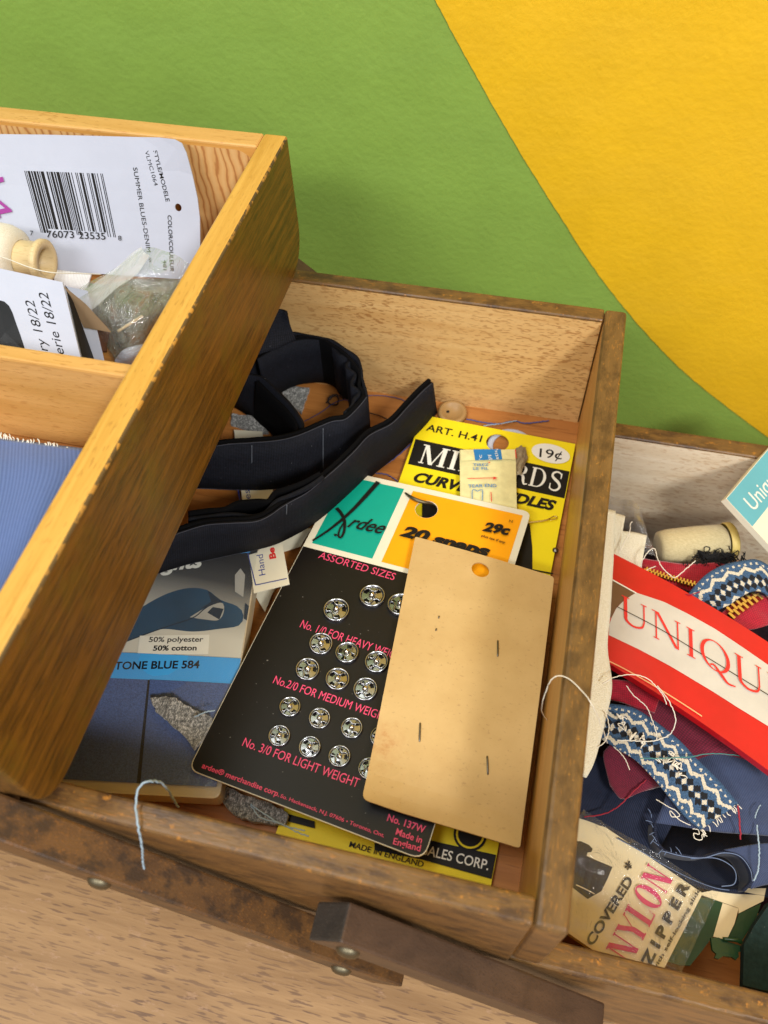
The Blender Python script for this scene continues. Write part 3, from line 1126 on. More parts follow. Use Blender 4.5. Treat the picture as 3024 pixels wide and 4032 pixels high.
# ---- sachet on the needle card
sa = Sheet(P(497, 306, -0.0436), P(1018, 303, -0.0436), P(1030, 900, -0.0432), P(503, 860, -0.0432), 0.0016,
           bend=lambda u, v: 0.0011 * math.sin(math.pi * min(1, max(0, u))) * math.sin(math.pi * min(1, max(0.0, v))) + 0.0002 * math.sin(9 * u + 4 * v))
M['glassine'] = paper('yellowed_glassine', lin(226, 218, 160), 0.35, 0.07, 260, coat=0.3)
sach = sa.base('sachet', M['glassine'], None, step=0.003)
tag(sach, 'small yellowed paper sachet marked TEAR END, lying on the needle card', 'sachet')
sa.patch('folded_flap', [zA(497, 306), zA(1018, 303), zA(1022, 402), zA(497, 414)], M['glassine'], px=True, level=0.0013)
sa.lv += 14
sa.patch('printed_band', [zA(624, 305), zA(878, 304), zA(892, 402), zA(640, 410)], M['blue_ink'], px=True)
for s_, p0, p1 in (('ic s', (706, 404), (694, 308)), ('ppo', (790, 402), (766, 308)), ('stiq', (860, 402), (840, 306))):
    sa.text(s_, p0, p1, 34, M['white_ink'], f=zA)
sa.text('TIREZ', (620, 466), (766, 464), 26, M['blue_ink'], bold=0.01, f=zA)
sa.text('LE FIL', (622, 502), (766, 500), 26, M['blue_ink'], bold=0.01, f=zA)
sa.penline([(568, 583), (812, 580)], [0.0003, 0.0003], M['red_ink'], f=zA)
sa.patch('arrow_head', [zA(808, 566), zA(848, 580), zA(808, 594)], M['red_ink'], px=True)
sa.text('TEAR END', (575, 670), (838, 668), 30, M['blue_ink'], bold=0.012, f=zA)
sa.penline([(612, 780), (612, 700), (640, 692), (660, 704), (690, 692), (708, 700), (704, 790)], [0.00025] * 7, M['blue_ink'], f=zA, n=40)
sa.penline([(786, 712), (790, 800)], [0.0003, 0.0003], M['red_ink'], f=zA)
sa.patch('arrow_head', [zA(760, 430), zA(786, 434), zA(766, 444)], M['red_ink'], px=True)
sa.penline([(1012, 318), (1020, 398)], [0.0003, 0.0003], M['red_ink'], f=zA)

# ---- crumpled foil wrapper behind the sachet
M['foil'] = plain('crumpled_foil', lin(150, 140, 118), 0.4, 0.5, bump=0.9, bscale=700)
bm = bmesh.new()
bmesh.ops.create_icosphere(bm, subdivisions=4, radius=1.0)
fc = P(1035, 400, -0.0440)
rnd = random.Random(3)
ph = [(Vector((rnd.uniform(-1, 1), rnd.uniform(-1, 1), rnd.uniform(-1, 1))).normalized() * rnd.uniform(3, 8), rnd.uniform(0, 6.28)) for _ in range(9)]
for v in bm.verts:
    k = 1 + sum(abs(math.sin(v.co.dot(d) + q)) - 0.6 for d, q in ph) * 0.09
    v.co = Vector((fc.x + v.co.x * 0.0026 * k + v.co.y * 0.0008, fc.y + v.co.y * 0.0070 * k, fc.z + max(-0.7, v.co.z * k) * 0.0010))
foil = bm_obj('foil_wrapper', bm, M['foil'], None, False)
tag(foil, 'crumpled grey foil scrap beside the sachet on the yellow card', 'foil')
# white plastic ring and a tan button by the back wall
rc = P(975, 262, -0.0472)
ring = lathe('plastic_ring', [(0.0062, 0.0), (0.0064, 0.0005), (0.0080, 0.0005), (0.0083, 0.0002), (0.0083, 0.0), (0.0062, 0.0)], rc, (0, 0, 1), M['white_card'], None, 40)
tag(ring, 'white plastic ring peeking out behind the yellow needle card', 'plastic ring')
M['button_tan'] = plain('tan_plastic_button', lin(158, 122, 72), 0.45)
b0 = at_z(z2(1508, 797), -0.0461)
but = lathe('button', [(0.0, 0.0), (0.0030, 0.0), (0.0036, 0.0008), (0.0046, 0.0010), (0.0052, 0.0004), (0.0052, -0.0006), (0.0044, -0.0012), (0, -0.0012)], b0, (0.03, -0.12, 1), M['button_tan'], None, 32)
tag(but, 'round tan plastic button against the back wall', 'button')
for s_ in (-1,):
    lathe('thread_hole', [(0, 0.0), (0.0006, 0.0)], b0 + Vector((0.0011 * s_ - 0.0006, 0, 0.0001)) + Vector((0.03, -0.12, 1)).normalized() * 0.00008, (0.03, -0.12, 1), M['black_ink'], but, 12)

# ---- black snap fastener card
ar = Sheet(at_z(V(742, 1017), -0.0408), at_z(V(1147, 1107), -0.0412), at_z(V(916, 1860), -0.0362), at_z(V(407, 1663), -0.0362), TH,
           bend=lambda u, v: 0.0012 * math.sin(math.pi * v) * 1.0)
W_, H_ = ar.w, ar.h
r = 0.0028
oc = round_poly([(0, 0), (W_, 0), (W_, H_), (0, H_)], [r, r, r * 1.3, r], 5)
hl = ar.inv(zA(187, 848))
ac = ar.base('snap_card', M['cream_card'], None, oc, [circle(hl, 0.0036)], 0.005)
tag(ac, 'black snap fastener card with teal and orange heading, rows of metal snaps', 'snap card')
t_r = ar.inv(z2(1262, 1190)).x
t_b = ar.inv(z2(1110, 1535)).y
o_l = ar.inv(z2(1300, 1215)).x
k_t = ar.inv(z2(1000, 1535)).y
mg = 0.0022
ar.rect('printed_panel', mg, mg, t_r, t_b, M['teal_ink'])
ar.rect('printed_panel', o_l, mg, W_ - mg, t_b + 0.0003, M['orange_ink'], holes=[circle(hl, 0.0037)])
lev = ar.top()
ar.patch('printed_panel', round_poly([(0.0002, k_t), (W_ - 0.0002, k_t), (W_ - 0.0002, H_ - 0.0002), (0.0002, H_ - 0.0002)], [0, 0, r * 1.3, r], 5), M['black_card'], level=lev)
ar.text('ASSORTED SIZES', (832, 1530), (1212, 1643), 37, M['pink_ink'], f=z2)
ar.text('No. 1/0 FOR HEAVY WEIGHT', (568, 322), (1062, 490), 40, M['pink_ink'], f=z6)
ar.text('No.2/0 FOR MEDIUM WEIGHT', (443, 583), (980, 766), 40, M['pink_ink'], f=z6)
ar.text('No. 3/0 FOR LIGHT WEIGHT', (300, 875), (838, 1072), 44, M['pink_ink'], f=z6)
ar.text('ardee® merchandise corp.', (112, 978), (472, 1114), 26, M['pink_ink'], bold=0.02, f=z6)
ar.text('So. Hackensack, N.J. 07606 • Toronto, Ont.', (478, 1117), (962, 1304), 18, M['pink_ink'], bold=0.012, f=z6)
ar.text('No. 137W', (975, 1225), (1150, 1284), 34, M['pink_ink'], bold=0.02, f=z6)
ar.text('Made in', (1015, 1290), (1136, 1332), 32, M['pink_ink'], bold=0.015, f=z6)
ar.text('England', (1003, 1335), (1130, 1370), 32, M['pink_ink'], bold=0.015, f=z6)
# script heading
ar.penline([(1136, 1152), (1010, 1290), (900, 1385), (806, 1448)], [0.0016, 0.0016, 0.0012, 0.0006], M['black_ink'], f=z2)
ar.penline([(926, 1284), (950, 1312), (966, 1350), (964, 1400), (948, 1432), (936, 1424), (942, 1392), (966, 1352)], [0.0012, 0.0010, 0.0008, 0.0006, 0.0005, 0.0005, 0.0005, 0.0004], M['black_ink'], f=z2, n=44)
ar.text('rdee', (978, 1378), (1160, 1416), 66, M['black_ink'], shear=0.5, bold=0.012, f=z2)
dt = ar.inv(z2(921, 1420))
ar.patch('printed_dot', circle(dt, 0.0005, 10), M['black_ink'])
ar.text('20 snaps', (-64, 1098), (762, 1300), 100, M['black_ink'], shear=0.22, bold=0.055, f=zA)
ar.text('29c', (705, 1055), (958, 1098), 84, M['black_ink'], shear=0.22, bold=0.05, f=zA)
ar.text('plus tax if any', (695, 1113), (915, 1180), 24, M['black_ink'], bold=0.02, f=zA)
ar.text('N', (953, 980), (985, 986), 26, M['black_ink'], f=zA)
# bent needle stuck through the hole
ndl = tube('curved_needle', [P(-10, 690, -0.0398), P(60, 738, -0.0388), P(140, 770, -0.0388), P(215, 785, -0.0398), P(262, 800, -0.0412)], 0.00045, M['brass_dull'], None, 7, 30, lambda t: 0.35 + 1.1 * math.sin(math.pi * (0.1 + 0.85 * t)))
tag(ndl, 'curved sewing needle stuck through the hole of the snap card', 'needle')


def snap_meshes(R):
    """pressed nickel half: rolled rim, pierced plate, spring wire, ball stud (local z up)"""
    k = R / 0.0034
    V_, F = [], []
    n = 36
    prof = [(R * 1.0, 0.0), (R * 1.0, 0.0006 * k), (R * 0.95, 0.00105 * k), (R * 0.87, 0.0010 * k), (R * 0.82, 0.0006 * k), (R * 0.78, 0.00045 * k)]
    for i in range(n):
        t = 2 * math.pi * i / n
        for r_, h in prof:
            V_.append((r_ * math.cos(t), r_ * math.sin(t), h))
    for i in range(n):
        for j in range(len(prof) - 1):
            a, b = i * 6 + j, ((i + 1) % n) * 6 + j
            F.append((a, b, b + 1, a + 1))
    # plate with four slots
    for i in range(n):
        t0, t1 = 2 * math.pi * i / n, 2 * math.pi * (i + 1) / n
        slot = (i % 9) in (2, 3, 4, 5)
        for r0, r1 in (((0.74, 0.785), (0.0, 0.44)) if slot else ((0.0, 0.785),)):
            o = len(V_)
            z = 0.00045 * k
            pts = [(r0, t0), (r1, t0), (r1, t1), (r0, t1)] if r0 else [(0, 0), (r1, t0), (r1, t1)]
            V_ += [(R * a * math.cos(t), R * a * math.sin(t), z + (0.00018 * k if a < 0.42 else 0)) for a, t in pts]
            F.append(tuple(range(o, o + len(pts))))
    plate = (V_, F)
    st = [(0.0, 0.0019 * k), (R * 0.13, 0.00182 * k), (R * 0.22, 0.0015 * k), (R * 0.245, 0.0011 * k), (R * 0.20, 0.0008 * k), (R * 0.27, 0.0006 * k)]
    V2, F2 = [], []
    m_ = 18
    for i in range(m_):
        t = 2 * math.pi * i / m_
        V2 += [(r_ * math.cos(t), r_ * math.sin(t), h) for r_, h in st]
    for i in range(m_):
        for j in range(5):
            a, b = i * 6 + j, ((i + 1) % m_) * 6 + j
            F2.append((a, b, b + 1, a + 1))
    V3, F3 = [], []
    for s_ in (-1, 1):
        path = cr([(R * x, s_ * R * y, 0.0008 * k) for x, y in ((-0.55, 0.52), (-0.25, 0.66), (0.05, 0.40), (0.35, 0.36), (0.55, 0.52), (0.66, 0.30))], 16)
        for i, p in enumerate(path):
            d = (path[min(i + 1, 15)] - path[max(i - 1, 0)]).normalized()
            a = Vector((-d.y, d.x, 0))
            o = len(V3)
            for q in range(5):
                t = 2 * math.pi * q / 5
                V3.append(tuple(p + a * 0.00026 * k * math.cos(t) + Vector((0, 0, 1)) * 0.00026 * k * math.sin(t)))
            if i:
                for q in range(5):
                    F3.append((o - 5 + q, o - 5 + (q + 1) % 5, o + (q + 1) % 5, o + q))
    out = []
    for nm, (v, f), mt in (('snap', plate, 'nickel'), ('stud', (V2, F2), 'stud'), ('spring', (V3, F3), 'nickel')):
        me = bpy.data.meshes.new(nm)
        me.from_pydata(v, [], f)
        me.update()
        for p in me.polygons:
            p.use_smooth = nm != 'snap' or len(p.vertices) == 4
        me.materials.append(M[mt])
        out.append(me)
    return out


snaps = [(0.0039, [(740, 247), (907, 182), (1038, 222)]),
         (0.0034, [(668, 403), (790, 445), (928, 488), (606, 522), (745, 568), (876, 615), (1010, 660)]),
         (0.00295, [(524, 697), (662, 750), (812, 795), (948, 838), (475, 832), (617, 884), (755, 927), (894, 985)])]
acb = world_base(ac)
for R_, pts in snaps:
    plate_me, stud_me, spring_me = snap_meshes(R_)
    for x, y in pts:
        a = ar.inv(z6(x, y))
        p = ar.pos(a.x, a.y, lev + 0.00005)
        zx = (ar.pos(a.x, a.y + 0.001) - ar.pos(a.x, a.y)).normalized()
        nn = ar.n
        q = (nn + Vector((random.uniform(-.07, .07), random.uniform(-.07, .07), 0))).to_track_quat('Z', 'Y')
        rz = random.uniform(0, 6.28)
        o = bpy.data.objects.new('snap', plate_me)
        COL.objects.link(o)
        o.parent = ac
        o.location = p - acb
        o.rotation_mode = 'QUATERNION'
        o.rotation_quaternion = q @ Matrix.Rotation(rz, 3, 'Z').to_quaternion()
        for me in (stud_me, spring_me):
            c_ = bpy.data.objects.new(me.name.split('.')[0], me)
            COL.objects.link(c_)
            c_.parent = o

# ---- tan card with four staples on top
tn = Sheet(at_z(V(897, 1160), -0.0366), at_z(V(1197, 1247), -0.0378), at_z(V(1122, 1835), -0.0352), at_z(V(782, 1735), -0.0340), 0.0005,
           bend=lambda u, v: 0.0014 * math.sin(math.pi * v) + 0.0005 * math.sin(math.pi * u) + 0.0022 * max(0.0, (v - 0.84) / 0.16) * max(0.0, (0.28 - u) / 0.28) + 0.0009 * max(0.0, (v - 0.88) / 0.12) ** 2)


def kraft_mat():
    w = NT('tan_card_with_stains')
    n = w.noise(w.coord((45,) * 3), 1, 5, 0.6)
    c = w.ramp(n, [(0.3, lin(188, 154, 98)), (0.7, lin(206, 174, 118))])
    f = w.ramp(w.noise(w.coord((900, 1400, 900)), 1, 3), [(0.62, BW[0]), (0.72, BW[1])])
    c = w.mix(w.mix(1.0, f, (0.42,) * 3 + (1,), 'MULTIPLY'), c, lin(150, 114, 70))
    # brown stain near the lower left edge
    tc = w.n('ShaderNodeTexCoord')
    vd = w.n('ShaderNodeVectorMath', operation='DISTANCE')
    w.l(tc.outputs['Object'], vd.inputs[0])
    vd.inputs[1].default_value = tuple(at_z(z6(958, 880), -0.036))
    ad = w.n('ShaderNodeMath', operation='MULTIPLY_ADD')
    w.l(w.noise(w.coord((420,) * 3), 1, 5, 0.7), ad.inputs[0])
    ad.inputs[1].default_value = 0.016
    w.l(vd.outputs['Value'], ad.inputs[2])
    sm = w.ramp(ad.outputs[0], [(0.0090, (0.85,) * 3), (0.0125, (0,) * 3)])
    c = w.mix(sm, c, lin(176, 118, 62))
    w.color(c)
    w.setp(Roughness=0.55)
    w.bump(n, 0.12, 0.001)
    return w.m


hl2 = tn.inv(zA(690, 1410))
tan = tn.base('tan_card', kraft_mat(), None, round_poly([(0, 0), (tn.w, 0), (tn.w, tn.h), (0, tn.h)], [0.0006, 0.0012, 0.0009, 0.0018], 4), [circle(hl2, 0.0026, 28)], 0.004)
tag(tan, 'blank tan card with a punched hole and four staples, on top of the pile', 'card')
for a, b in (((1217, 268), (1204, 326)), ((1492, 388), (1492, 456)), ((1131, 773), (1128, 852)), ((1443, 928), (1446, 1005))):
    A_, B_ = tn.inv(z6(*a)), tn.inv(z6(*b))
    if a[0] == 1217:
        for q in (A_, B_):
            tube('staple', [tn.pos(q.x, q.y, -0.0003), tn.pos(q.x + 0.0002, q.y + 0.0003, 0.0005), tn.pos(q.x + 0.0001, q.y + 0.0009, 0.0004)], 0.0002, M['steel_dark'], tan, 5, 8)
    else:
        tube('staple', [tn.pos(A_.x, A_.y, -0.0003), tn.pos(A_.x, A_.y, 0.0004), tn.pos((A_.x + B_.x) / 2, (A_.y + B_.y) / 2, 0.00055), tn.pos(B_.x, B_.y, 0.0004), tn.pos(B_.x, B_.y, -0.0003)], 0.00024, M['steel_dark'], tan, 6, 20)

# ---- blue bias tape packet at the left
bt = Sheet((-0.1600, -0.0905, -0.0408), (-0.0990, -0.0800, -0.0408), (-0.0838, -0.1615, -0.0412), (-0.1444, -0.1720, -0.0412), 0.0058,
           bend=lambda u, v: 0.0006 * math.sin(math.pi * u) * math.sin(math.pi * v))


def gradient_print():
    w = NT('black_to_grey_print')
    tc = w.n('ShaderNodeTexCoord')
    s = w.n('ShaderNodeSeparateXYZ')
    w.l(tc.outputs['Object'], s.inputs[0])
    mr = w.n('ShaderNodeMapRange')
    w.l(s.outputs['Y'], mr.inputs['Value'])
    mr.inputs['From Min'].default_value = -0.093
    mr.inputs['From Max'].default_value = -0.118
    w.color(w.ramp(mr.outputs[0], [(0.0, lin(22, 22, 24)), (0.30, lin(60, 60, 60)), (0.62, lin(150, 148, 140)), (1.0, lin(206, 202, 188))]))
    w.setp(Roughness=0.35)
    return w.m


M['photo_print'] = gradient_print()
M['pack_paper'] = paper('packet_paper', lin(196, 180, 150), 0.5, 0.04)
bias = bt.base('bias_tape_packet', M['pack_paper'], None, round_poly([(0, 0), (bt.w, 0), (bt.w, bt.h), (0, bt.h)], [0.002] * 4, 4), step=0.005)
tag(bias, 'blue bias tape packet printed STONE BLUE 584, half under the upper tray', 'bias tape packet')
b_s0 = bt.inv(z5(1000, 552)).y
b_s1 = bt.inv(z5(900, 688)).y
b_e = bt.h - 0.0028
bt.rect('printed_panel', 0.0004, 0.0004, bt.w - 0.0004, b_s0, M['photo_print'])
M['tape_print'] = paper('blue_tape_print', lin(20, 66, 96), 0.4, 0.14, 90)
M['tape_print_dark'] = paper('dark_blue_tape_print', lin(12, 38, 58), 0.4, 0.1, 90)
tp = cr([(*z5(x, y), 0) for x, y in ((520, 560), (690, 360), (800, 282), (920, 218), (1040, 186), (1140, 198), (1210, 250), (1300, 284), (1334, 330), (1312, 388), (1200, 408), (1060, 422), (900, 408), (790, 440), (690, 482), (560, 560))], 60)
bt.patch('printed_shape', [(p.x, p.y) for p in tp[:-1]], M['tape_print'], px=True)
bt.patch('printed_shape', [z5(1140, 198), z5(1205, 246), z5(1222, 262), z5(1130, 292), z5(1100, 300), z5(1160, 260)], M['tape_print_dark'], px=True)
ey = cr([(*z5(x, y), 0) for x, y in ((1045, 345), (1120, 300), (1215, 266), (1230, 310), (1200, 360), (1120, 356), (1045, 345))], 26)
bt.patch('printed_shape', [(p.x, p.y) for p in ey[:-1]], M['grey_ink'], px=True)
bt.patch('printed_shape', [z5(1170, 290), z5(1228, 300), z5(1205, 358), z5(1140, 320)], M['tape_print_dark'], px=True)
bt.penline([(700, 478), (900, 404), (1060, 350), (1120, 304), (1190, 258)], [0.00035] * 5, M['tape_print_dark'], f=z5)
bt.patch('printed_label', [z5(777, 446), z5(1152, 440), z5(1146, 545), z5(764, 550)], M['white_ink'], px=True)
bt.text('50% polyester', (825, 480), (1118, 478), 28, M['black_ink'], bold=0.018, f=z5)
bt.text('50% cotton', (848, 527), (1083, 525), 28, M['black_ink'], bold=0.03, f=z5)
bt.rect('printed_band', 0.0002, b_s0, bt.w - 0.0002, b_s1, M['sky_ink'])
bt.text('STONE BLUE 584', (612, 630), (1098, 622), 42, M['black_ink'], bold=0.025, f=z5)
bt.text('ights', (872, 98), (1118, 74), 74, M['white_ink'], shear=0.3, bold=0.04, f=z5)
bt.text('®', (1124, 36), (1156, 32), 26, M['white_ink'], f=z5)
tl = bt.inv(z5(1290, 95))
bt.patch('printed_band', [z2(385, 1530), z2(500, 1505), z2(500, 1530), z2(392, 1540)], M['sky_ink'], px=True)
bt.patch('printed_shape', [z5(1320, 85), z5(1345, 120), z5(1335, 240), z5(1290, 210), z5(1290, 120)], M['grey_ink'], px=True)
bt.patch('printed_shape', [z5(1346, 272), z5(1384, 290), z5(1376, 368), z5(1338, 356)], M['tape_print_dark'], px=True)
M['stone_blue'] = NT('stone_blue_poplin')
_w = M['stone_blue']
_n = _w.noise(_w.coord((2400,) * 3), 1, 2)
_w.color(_w.ramp(_n, [(0.3, lin(54, 72, 114)), (0.7, lin(80, 102, 154))]))
_w.setp(Roughness=0.5)
_w.b.inputs['Coat Weight'].default_value = 0.35
_w.b.inputs['Coat Roughness'].default_value = 0.3
_w.bump(_n, 0.3, 0.0003)
M['stone_blue'] = _w.m
sl_a = bt.inv(z5(826, 690))
sl_b = bt.inv(z5(778, 1215))
bt.patch('folded_tape', [(0.001, b_s1), (sl_a.x - 0.0003, b_s1), (sl_b.x - 0.0005, b_e), (0.001, b_e)], M['stone_blue'], level=0.0033)
bt.patch('folded_tape', [(sl_a.x + 0.0004, b_s1), (bt.w - 0.0012, b_s1), (bt.w - 0.0012, b_e), (sl_b.x + 0.0006, b_e)], M['stone_blue'], level=0.0035)
bt.patch('fold_gap', [(sl_a.x - 0.0004, b_s1), (sl_a.x + 0.0006, b_s1), (sl_b.x + 0.0008, b_e), (sl_b.x - 0.0006, b_e)], M['black_ink'], level=0.0031)
fl_ = Sheet(*[p + Vector((0, 0, 0.0044)) for p in (bt.A, bt.B, bt.C, bt.D)], 0, bend=lambda u, v: 0.0004 * math.sin(5 * u + 2 * v) + 0.0003 * math.sin(9 * v))
M['film_flat'] = film('clear_wrap', haze=0.04, gloss=0.04, rough=0.12, bscale=70, bstr=0.35)
o = fl_.base('clear_wrap', M['film_flat'], bias, step=0.004)

# ---- white label strip and paper packet under the elastic
lb = Sheet(at_z(z2(410, 885), -0.0445), at_z(z2(552, 893), -0.0445), at_z(z2(690, 1660), -0.0370), at_z(z2(510, 1705), -0.0370), 0.0003, bend=lambda u, v: 0.0008 * math.sin(math.pi * v))
lab = lb.base('paper_label', M['cream_card'], None)
tag(lab, 'narrow white paper label with blue border, slipped under the black elastic', 'label')
lb.text('Hand', (569, 1613), (555, 1510), 35, M['navy_ink'], f=z2)
lb.text('les', (497, 1243), (489, 1187), 34, M['navy_ink'], f=z2)
lb.text('Be', (621, 1531), (611, 1476), 32, M['red_ink'], bold=0.04, f=z2)
lb.penline([(432, 1190), (470, 1440), (486, 1530), (520, 1667)], [0.0003] * 4, M['navy_ink'], f=z2)
lb.penline([(520, 1667), (676, 1634)], [0.0003] * 2, M['navy_ink'], f=z2)
pk = Sheet(at_z(z2(500, 1400), -0.0462), at_z(z2(800, 1390), -0.0462), at_z(z2(640, 1790), -0.0455), at_z(z2(520, 1790), -0.0455), 0.0003)
q = [pk.inv(z2(x, y)) for x, y in ((560, 1360), (800, 1380), (745, 1470), (650, 1500), (640, 1640), (566, 1800), (500, 1690))]
pkt = pk.base('paper_packet', M['cream_card'], None, [tuple(p) for p in q])
tag(pkt, 'cream paper packet with a pointed flap beneath the white label', 'paper packet')

# ---- black elastic
EL = thing('elastic_band', (-0.09, -0.04, -0.047), 'wide black elastic folded into a coil in the corner under the upper tray', 'elastic')


def band(top, zt, bot, zb, th=0.0008, f=zB, nu=70, parent=EL, mat='elastic', off=Vector((0, 0, 0)), name='band', noise=0):
    tp_ = [at_z(f(*p), z) + off for p, z in zip(top, zt if hasattr(zt, '__len__') else [zt] * len(top))]
    bt_ = [at_z(f(*p), z) + off for p, z in zip(bot, zb if hasattr(zb, '__len__') else [zb] * len(bot))]
    return loft(name, [tp_, bt_], nu, 4, th, M[mat], parent)


def vband(top, zt, h, th=0.0008, f=zB, nu=90, parent=EL, mat='elastic', lean=Vector((0, 0, 0)), name='band'):
    tp_ = [at_z(f(*p), zt) for p in top]
    return loft(name, [tp_, [p - Vector((0, 0, h)) + lean for p in tp_]], nu, 4, th, M[mat], parent)


topA = [(-160, 945), (-60, 938), (100, 915), (250, 905), (450, 888), (600, 852), (760, 785), (850, 750), (945, 733), (1040, 645), (1098, 572)]
botA = [(-160, 1235), (-60, 1238), (100, 1245), (250, 1247), (440, 1240), (620, 1195), (790, 1125), (880, 1085), (962, 1043), (1062, 955), (1113, 868)]
o = band(topA, -0.0225, botA, [-0.0405] * 6 + [-0.0415] * 5)
o['label'] = 'outer face of the coil with faint chalk marks'
vband([(1098, 572), (1086, 520), (1062, 440), (1056, 372), (1022, 285), (930, 222), (850, 168), (770, 146), (650, 124), (560, 108), (470, 130), (380, 160), (200, 260)], -0.0225, 0.0215, lean=Vector((0, 0.0003, 0)))
# thick plush layers inside the loop
vband([(930, 690), (985, 640), (1000, 592), (1042, 545), (1020, 515), (985, 490), (990, 455), (1012, 415), (985, 385), (948, 360), (955, 330), (975, 310), (940, 282), (905, 272), (870, 240), (832, 190), (770, 162), (700, 155), (620, 160), (540, 175), (440, 215), (300, 300)], -0.0232, 0.0212, 0.0009, lean=Vector((0.0, 0.0, 0)))
vband([(960, 680), (1040, 610), (1072, 545), (1040, 490), (1045, 400), (1000, 330), (930, 255), (845, 195), (760, 150), (640, 135), (540, 140)], -0.0226, 0.0210, 0.0011, mat='elastic_edge')
band([(x - 6, y - 26) for x, y in topA[:-1]] + [(1080, 560)], -0.0224, [(x, y - 60) for x, y in botA], -0.0405, 0.0011, mat='elastic_edge')
# chalk lines on the front face
for x, y0, y1 in ((262, 912, 1232), (778, 790, 1110)):
    pa = [at_z(zB(x + 0 * t, y0 + (y1 - y0) * t), -0.0225 - 0.0182 * t) for t in (0.03, 0.3, 0.5, 0.7, 0.97)]
    tube('chalk_mark', [p + Vector((0.0002, -0.0006, 0.0003)) for p in pa], 0.00016, M['chalk'], EL, 4, 20)
# lower band running to the right
topB = [(-480, 1640), (-220, 1545), (-60, 1500), (120, 1487), (290, 1476), (390, 1435), (480, 1372), (560, 1325), (660, 1270), (760, 1190), (900, 1070), (1010, 965), (1120, 850), (1280, 765), (1400, 640), (1500, 535), (1572, 472)]
botB = [(-480, 1870), (-220, 1790), (-60, 1755), (120, 1715), (290, 1680), (420, 1645), (520, 1600), (620, 1548), (720, 1485), (820, 1415), (960, 1300), (1080, 1190), (1170, 1112), (1300, 1005), (1430, 880), (1530, 780), (1600, 690)]
zbB = [-0.0345, -0.0345, -0.0345, -0.0345, -0.0350, -0.036, -0.037, -0.038, -0.039, -0.040, -0.0415, -0.0425, -0.044, -0.0455, -0.0462, -0.0464, -0.0466]
ztB = [-0.0155, -0.0155, -0.0155, -0.0155, -0.0160, -0.017, -0.018, -0.019, -0.020, -0.021, -0.0225, -0.0235, -0.025, -0.027, -0.0285, -0.0300, -0.0310]
o = band(topB, ztB, botB, zbB)
o['label'] = 'straight length reaching towards the button'
band([(x - 22, y - 26) for x, y in topB], ztB, [(x - 22, y - 60) for x, y in botB], zbB, 0.0011, mat='elastic_edge')
# wavy plush layers just behind it on the left
band([(-200, 1420), (-60, 1400), (60, 1390), (160, 1345), (300, 1330), (380, 1330), (430, 1270), (520, 1240), (640, 1195), (760, 1130)], -0.018, [(-200, 1560), (-60, 1540), (60, 1520), (160, 1500), (300, 1480), (380, 1450), (450, 1400), (540, 1330), (650, 1270), (770, 1200)], -0.034, 0.0014, mat='elastic_edge')
band([(-200, 1460), (-40, 1440), (80, 1425), (180, 1430), (270, 1440), (360, 1410), (440, 1330), (560, 1280), (680, 1220), (780, 1150)], -0.0175, [(-200, 1600), (-40, 1580), (80, 1570), (180, 1560), (270, 1540), (360, 1500), (450, 1430), (570, 1370), (690, 1300), (790, 1220)], -0.034, 0.001)
pa = [at_z(zB(x, y), z) for x, y, z in ((516, 1352, -0.0184), (510, 1440, -0.0250), (498, 1520, -0.031), (488, 1590, -0.0362))]
tube('chalk_mark', [p + Vector((0.0002, -0.0006, 0.0003)) for p in pa], 0.00016, M['chalk'], EL, 4, 20)
M['selvage'] = plain('elastic_selvage', lin(58, 60, 70), 0.9)
for pts_, zz in ((topA, [-0.0225] * len(topA)), (botA, [-0.0405] * 6 + [-0.0415] * 5), (topB, ztB), (botB, zbB)):
    tube('selvage', [at_z(zB(*p), z) + Vector((0, -0.0004, 0.0001)) for p, z in zip(pts_, zz)], 0.00015, M['selvage'], EL, 4, 90)
# piece folded up under the tray and the small inner loop
loft('band', [[at_z(zB(*p), -0.006) for p in ((400, -60), (470, -60), (512, -40))], [at_z(zB(*p), -0.012) for p in ((330, 110), (450, 90), (545, 70))], [at_z(zB(*p), -0.0165) for p in ((280, 280), (440, 225), (580, 162))]], 16, 12, 0.001, M['elastic'], EL)
band([(60, 330), (200, 400), (340, 436), (460, 548), (560, 655), (632, 775), (600, 850)], -0.026, [(60, 600), (170, 665), (280, 735), (380, 800), (440, 860), (520, 920), (560, 960)], -0.0462, 0.001)
band([(300, 460), (420, 580), (520, 680), (590, 790), (560, 850)], -0.027, [(280, 735), (370, 800), (430, 860), (490, 920), (520, 960)], -0.0462, 0.0012, mat='elastic_edge')


# ---- grey felt scraps
def felt_mat():
    w = NT('grey_felt')
    a = w.noise(w.coord((1000,) * 3), 1, 4, 0.85)
    b = w.noise(w.coord((3400, 1200, 2000)), 1, 3, 0.8)
    f = w.mix(0.5, a, b)
    w.color(w.ramp(f, [(0.38, lin(44, 44, 44)), (0.5, lin(112, 112, 108)), (0.62, lin(206, 204, 198))]))
    w.setp(Roughness=0.95)
    w.b.inputs['Sheen Weight'].default_value = 0.3
    w.bump(f, 0.8, 0.0008)
    return w.m


M['felt'] = felt_mat()


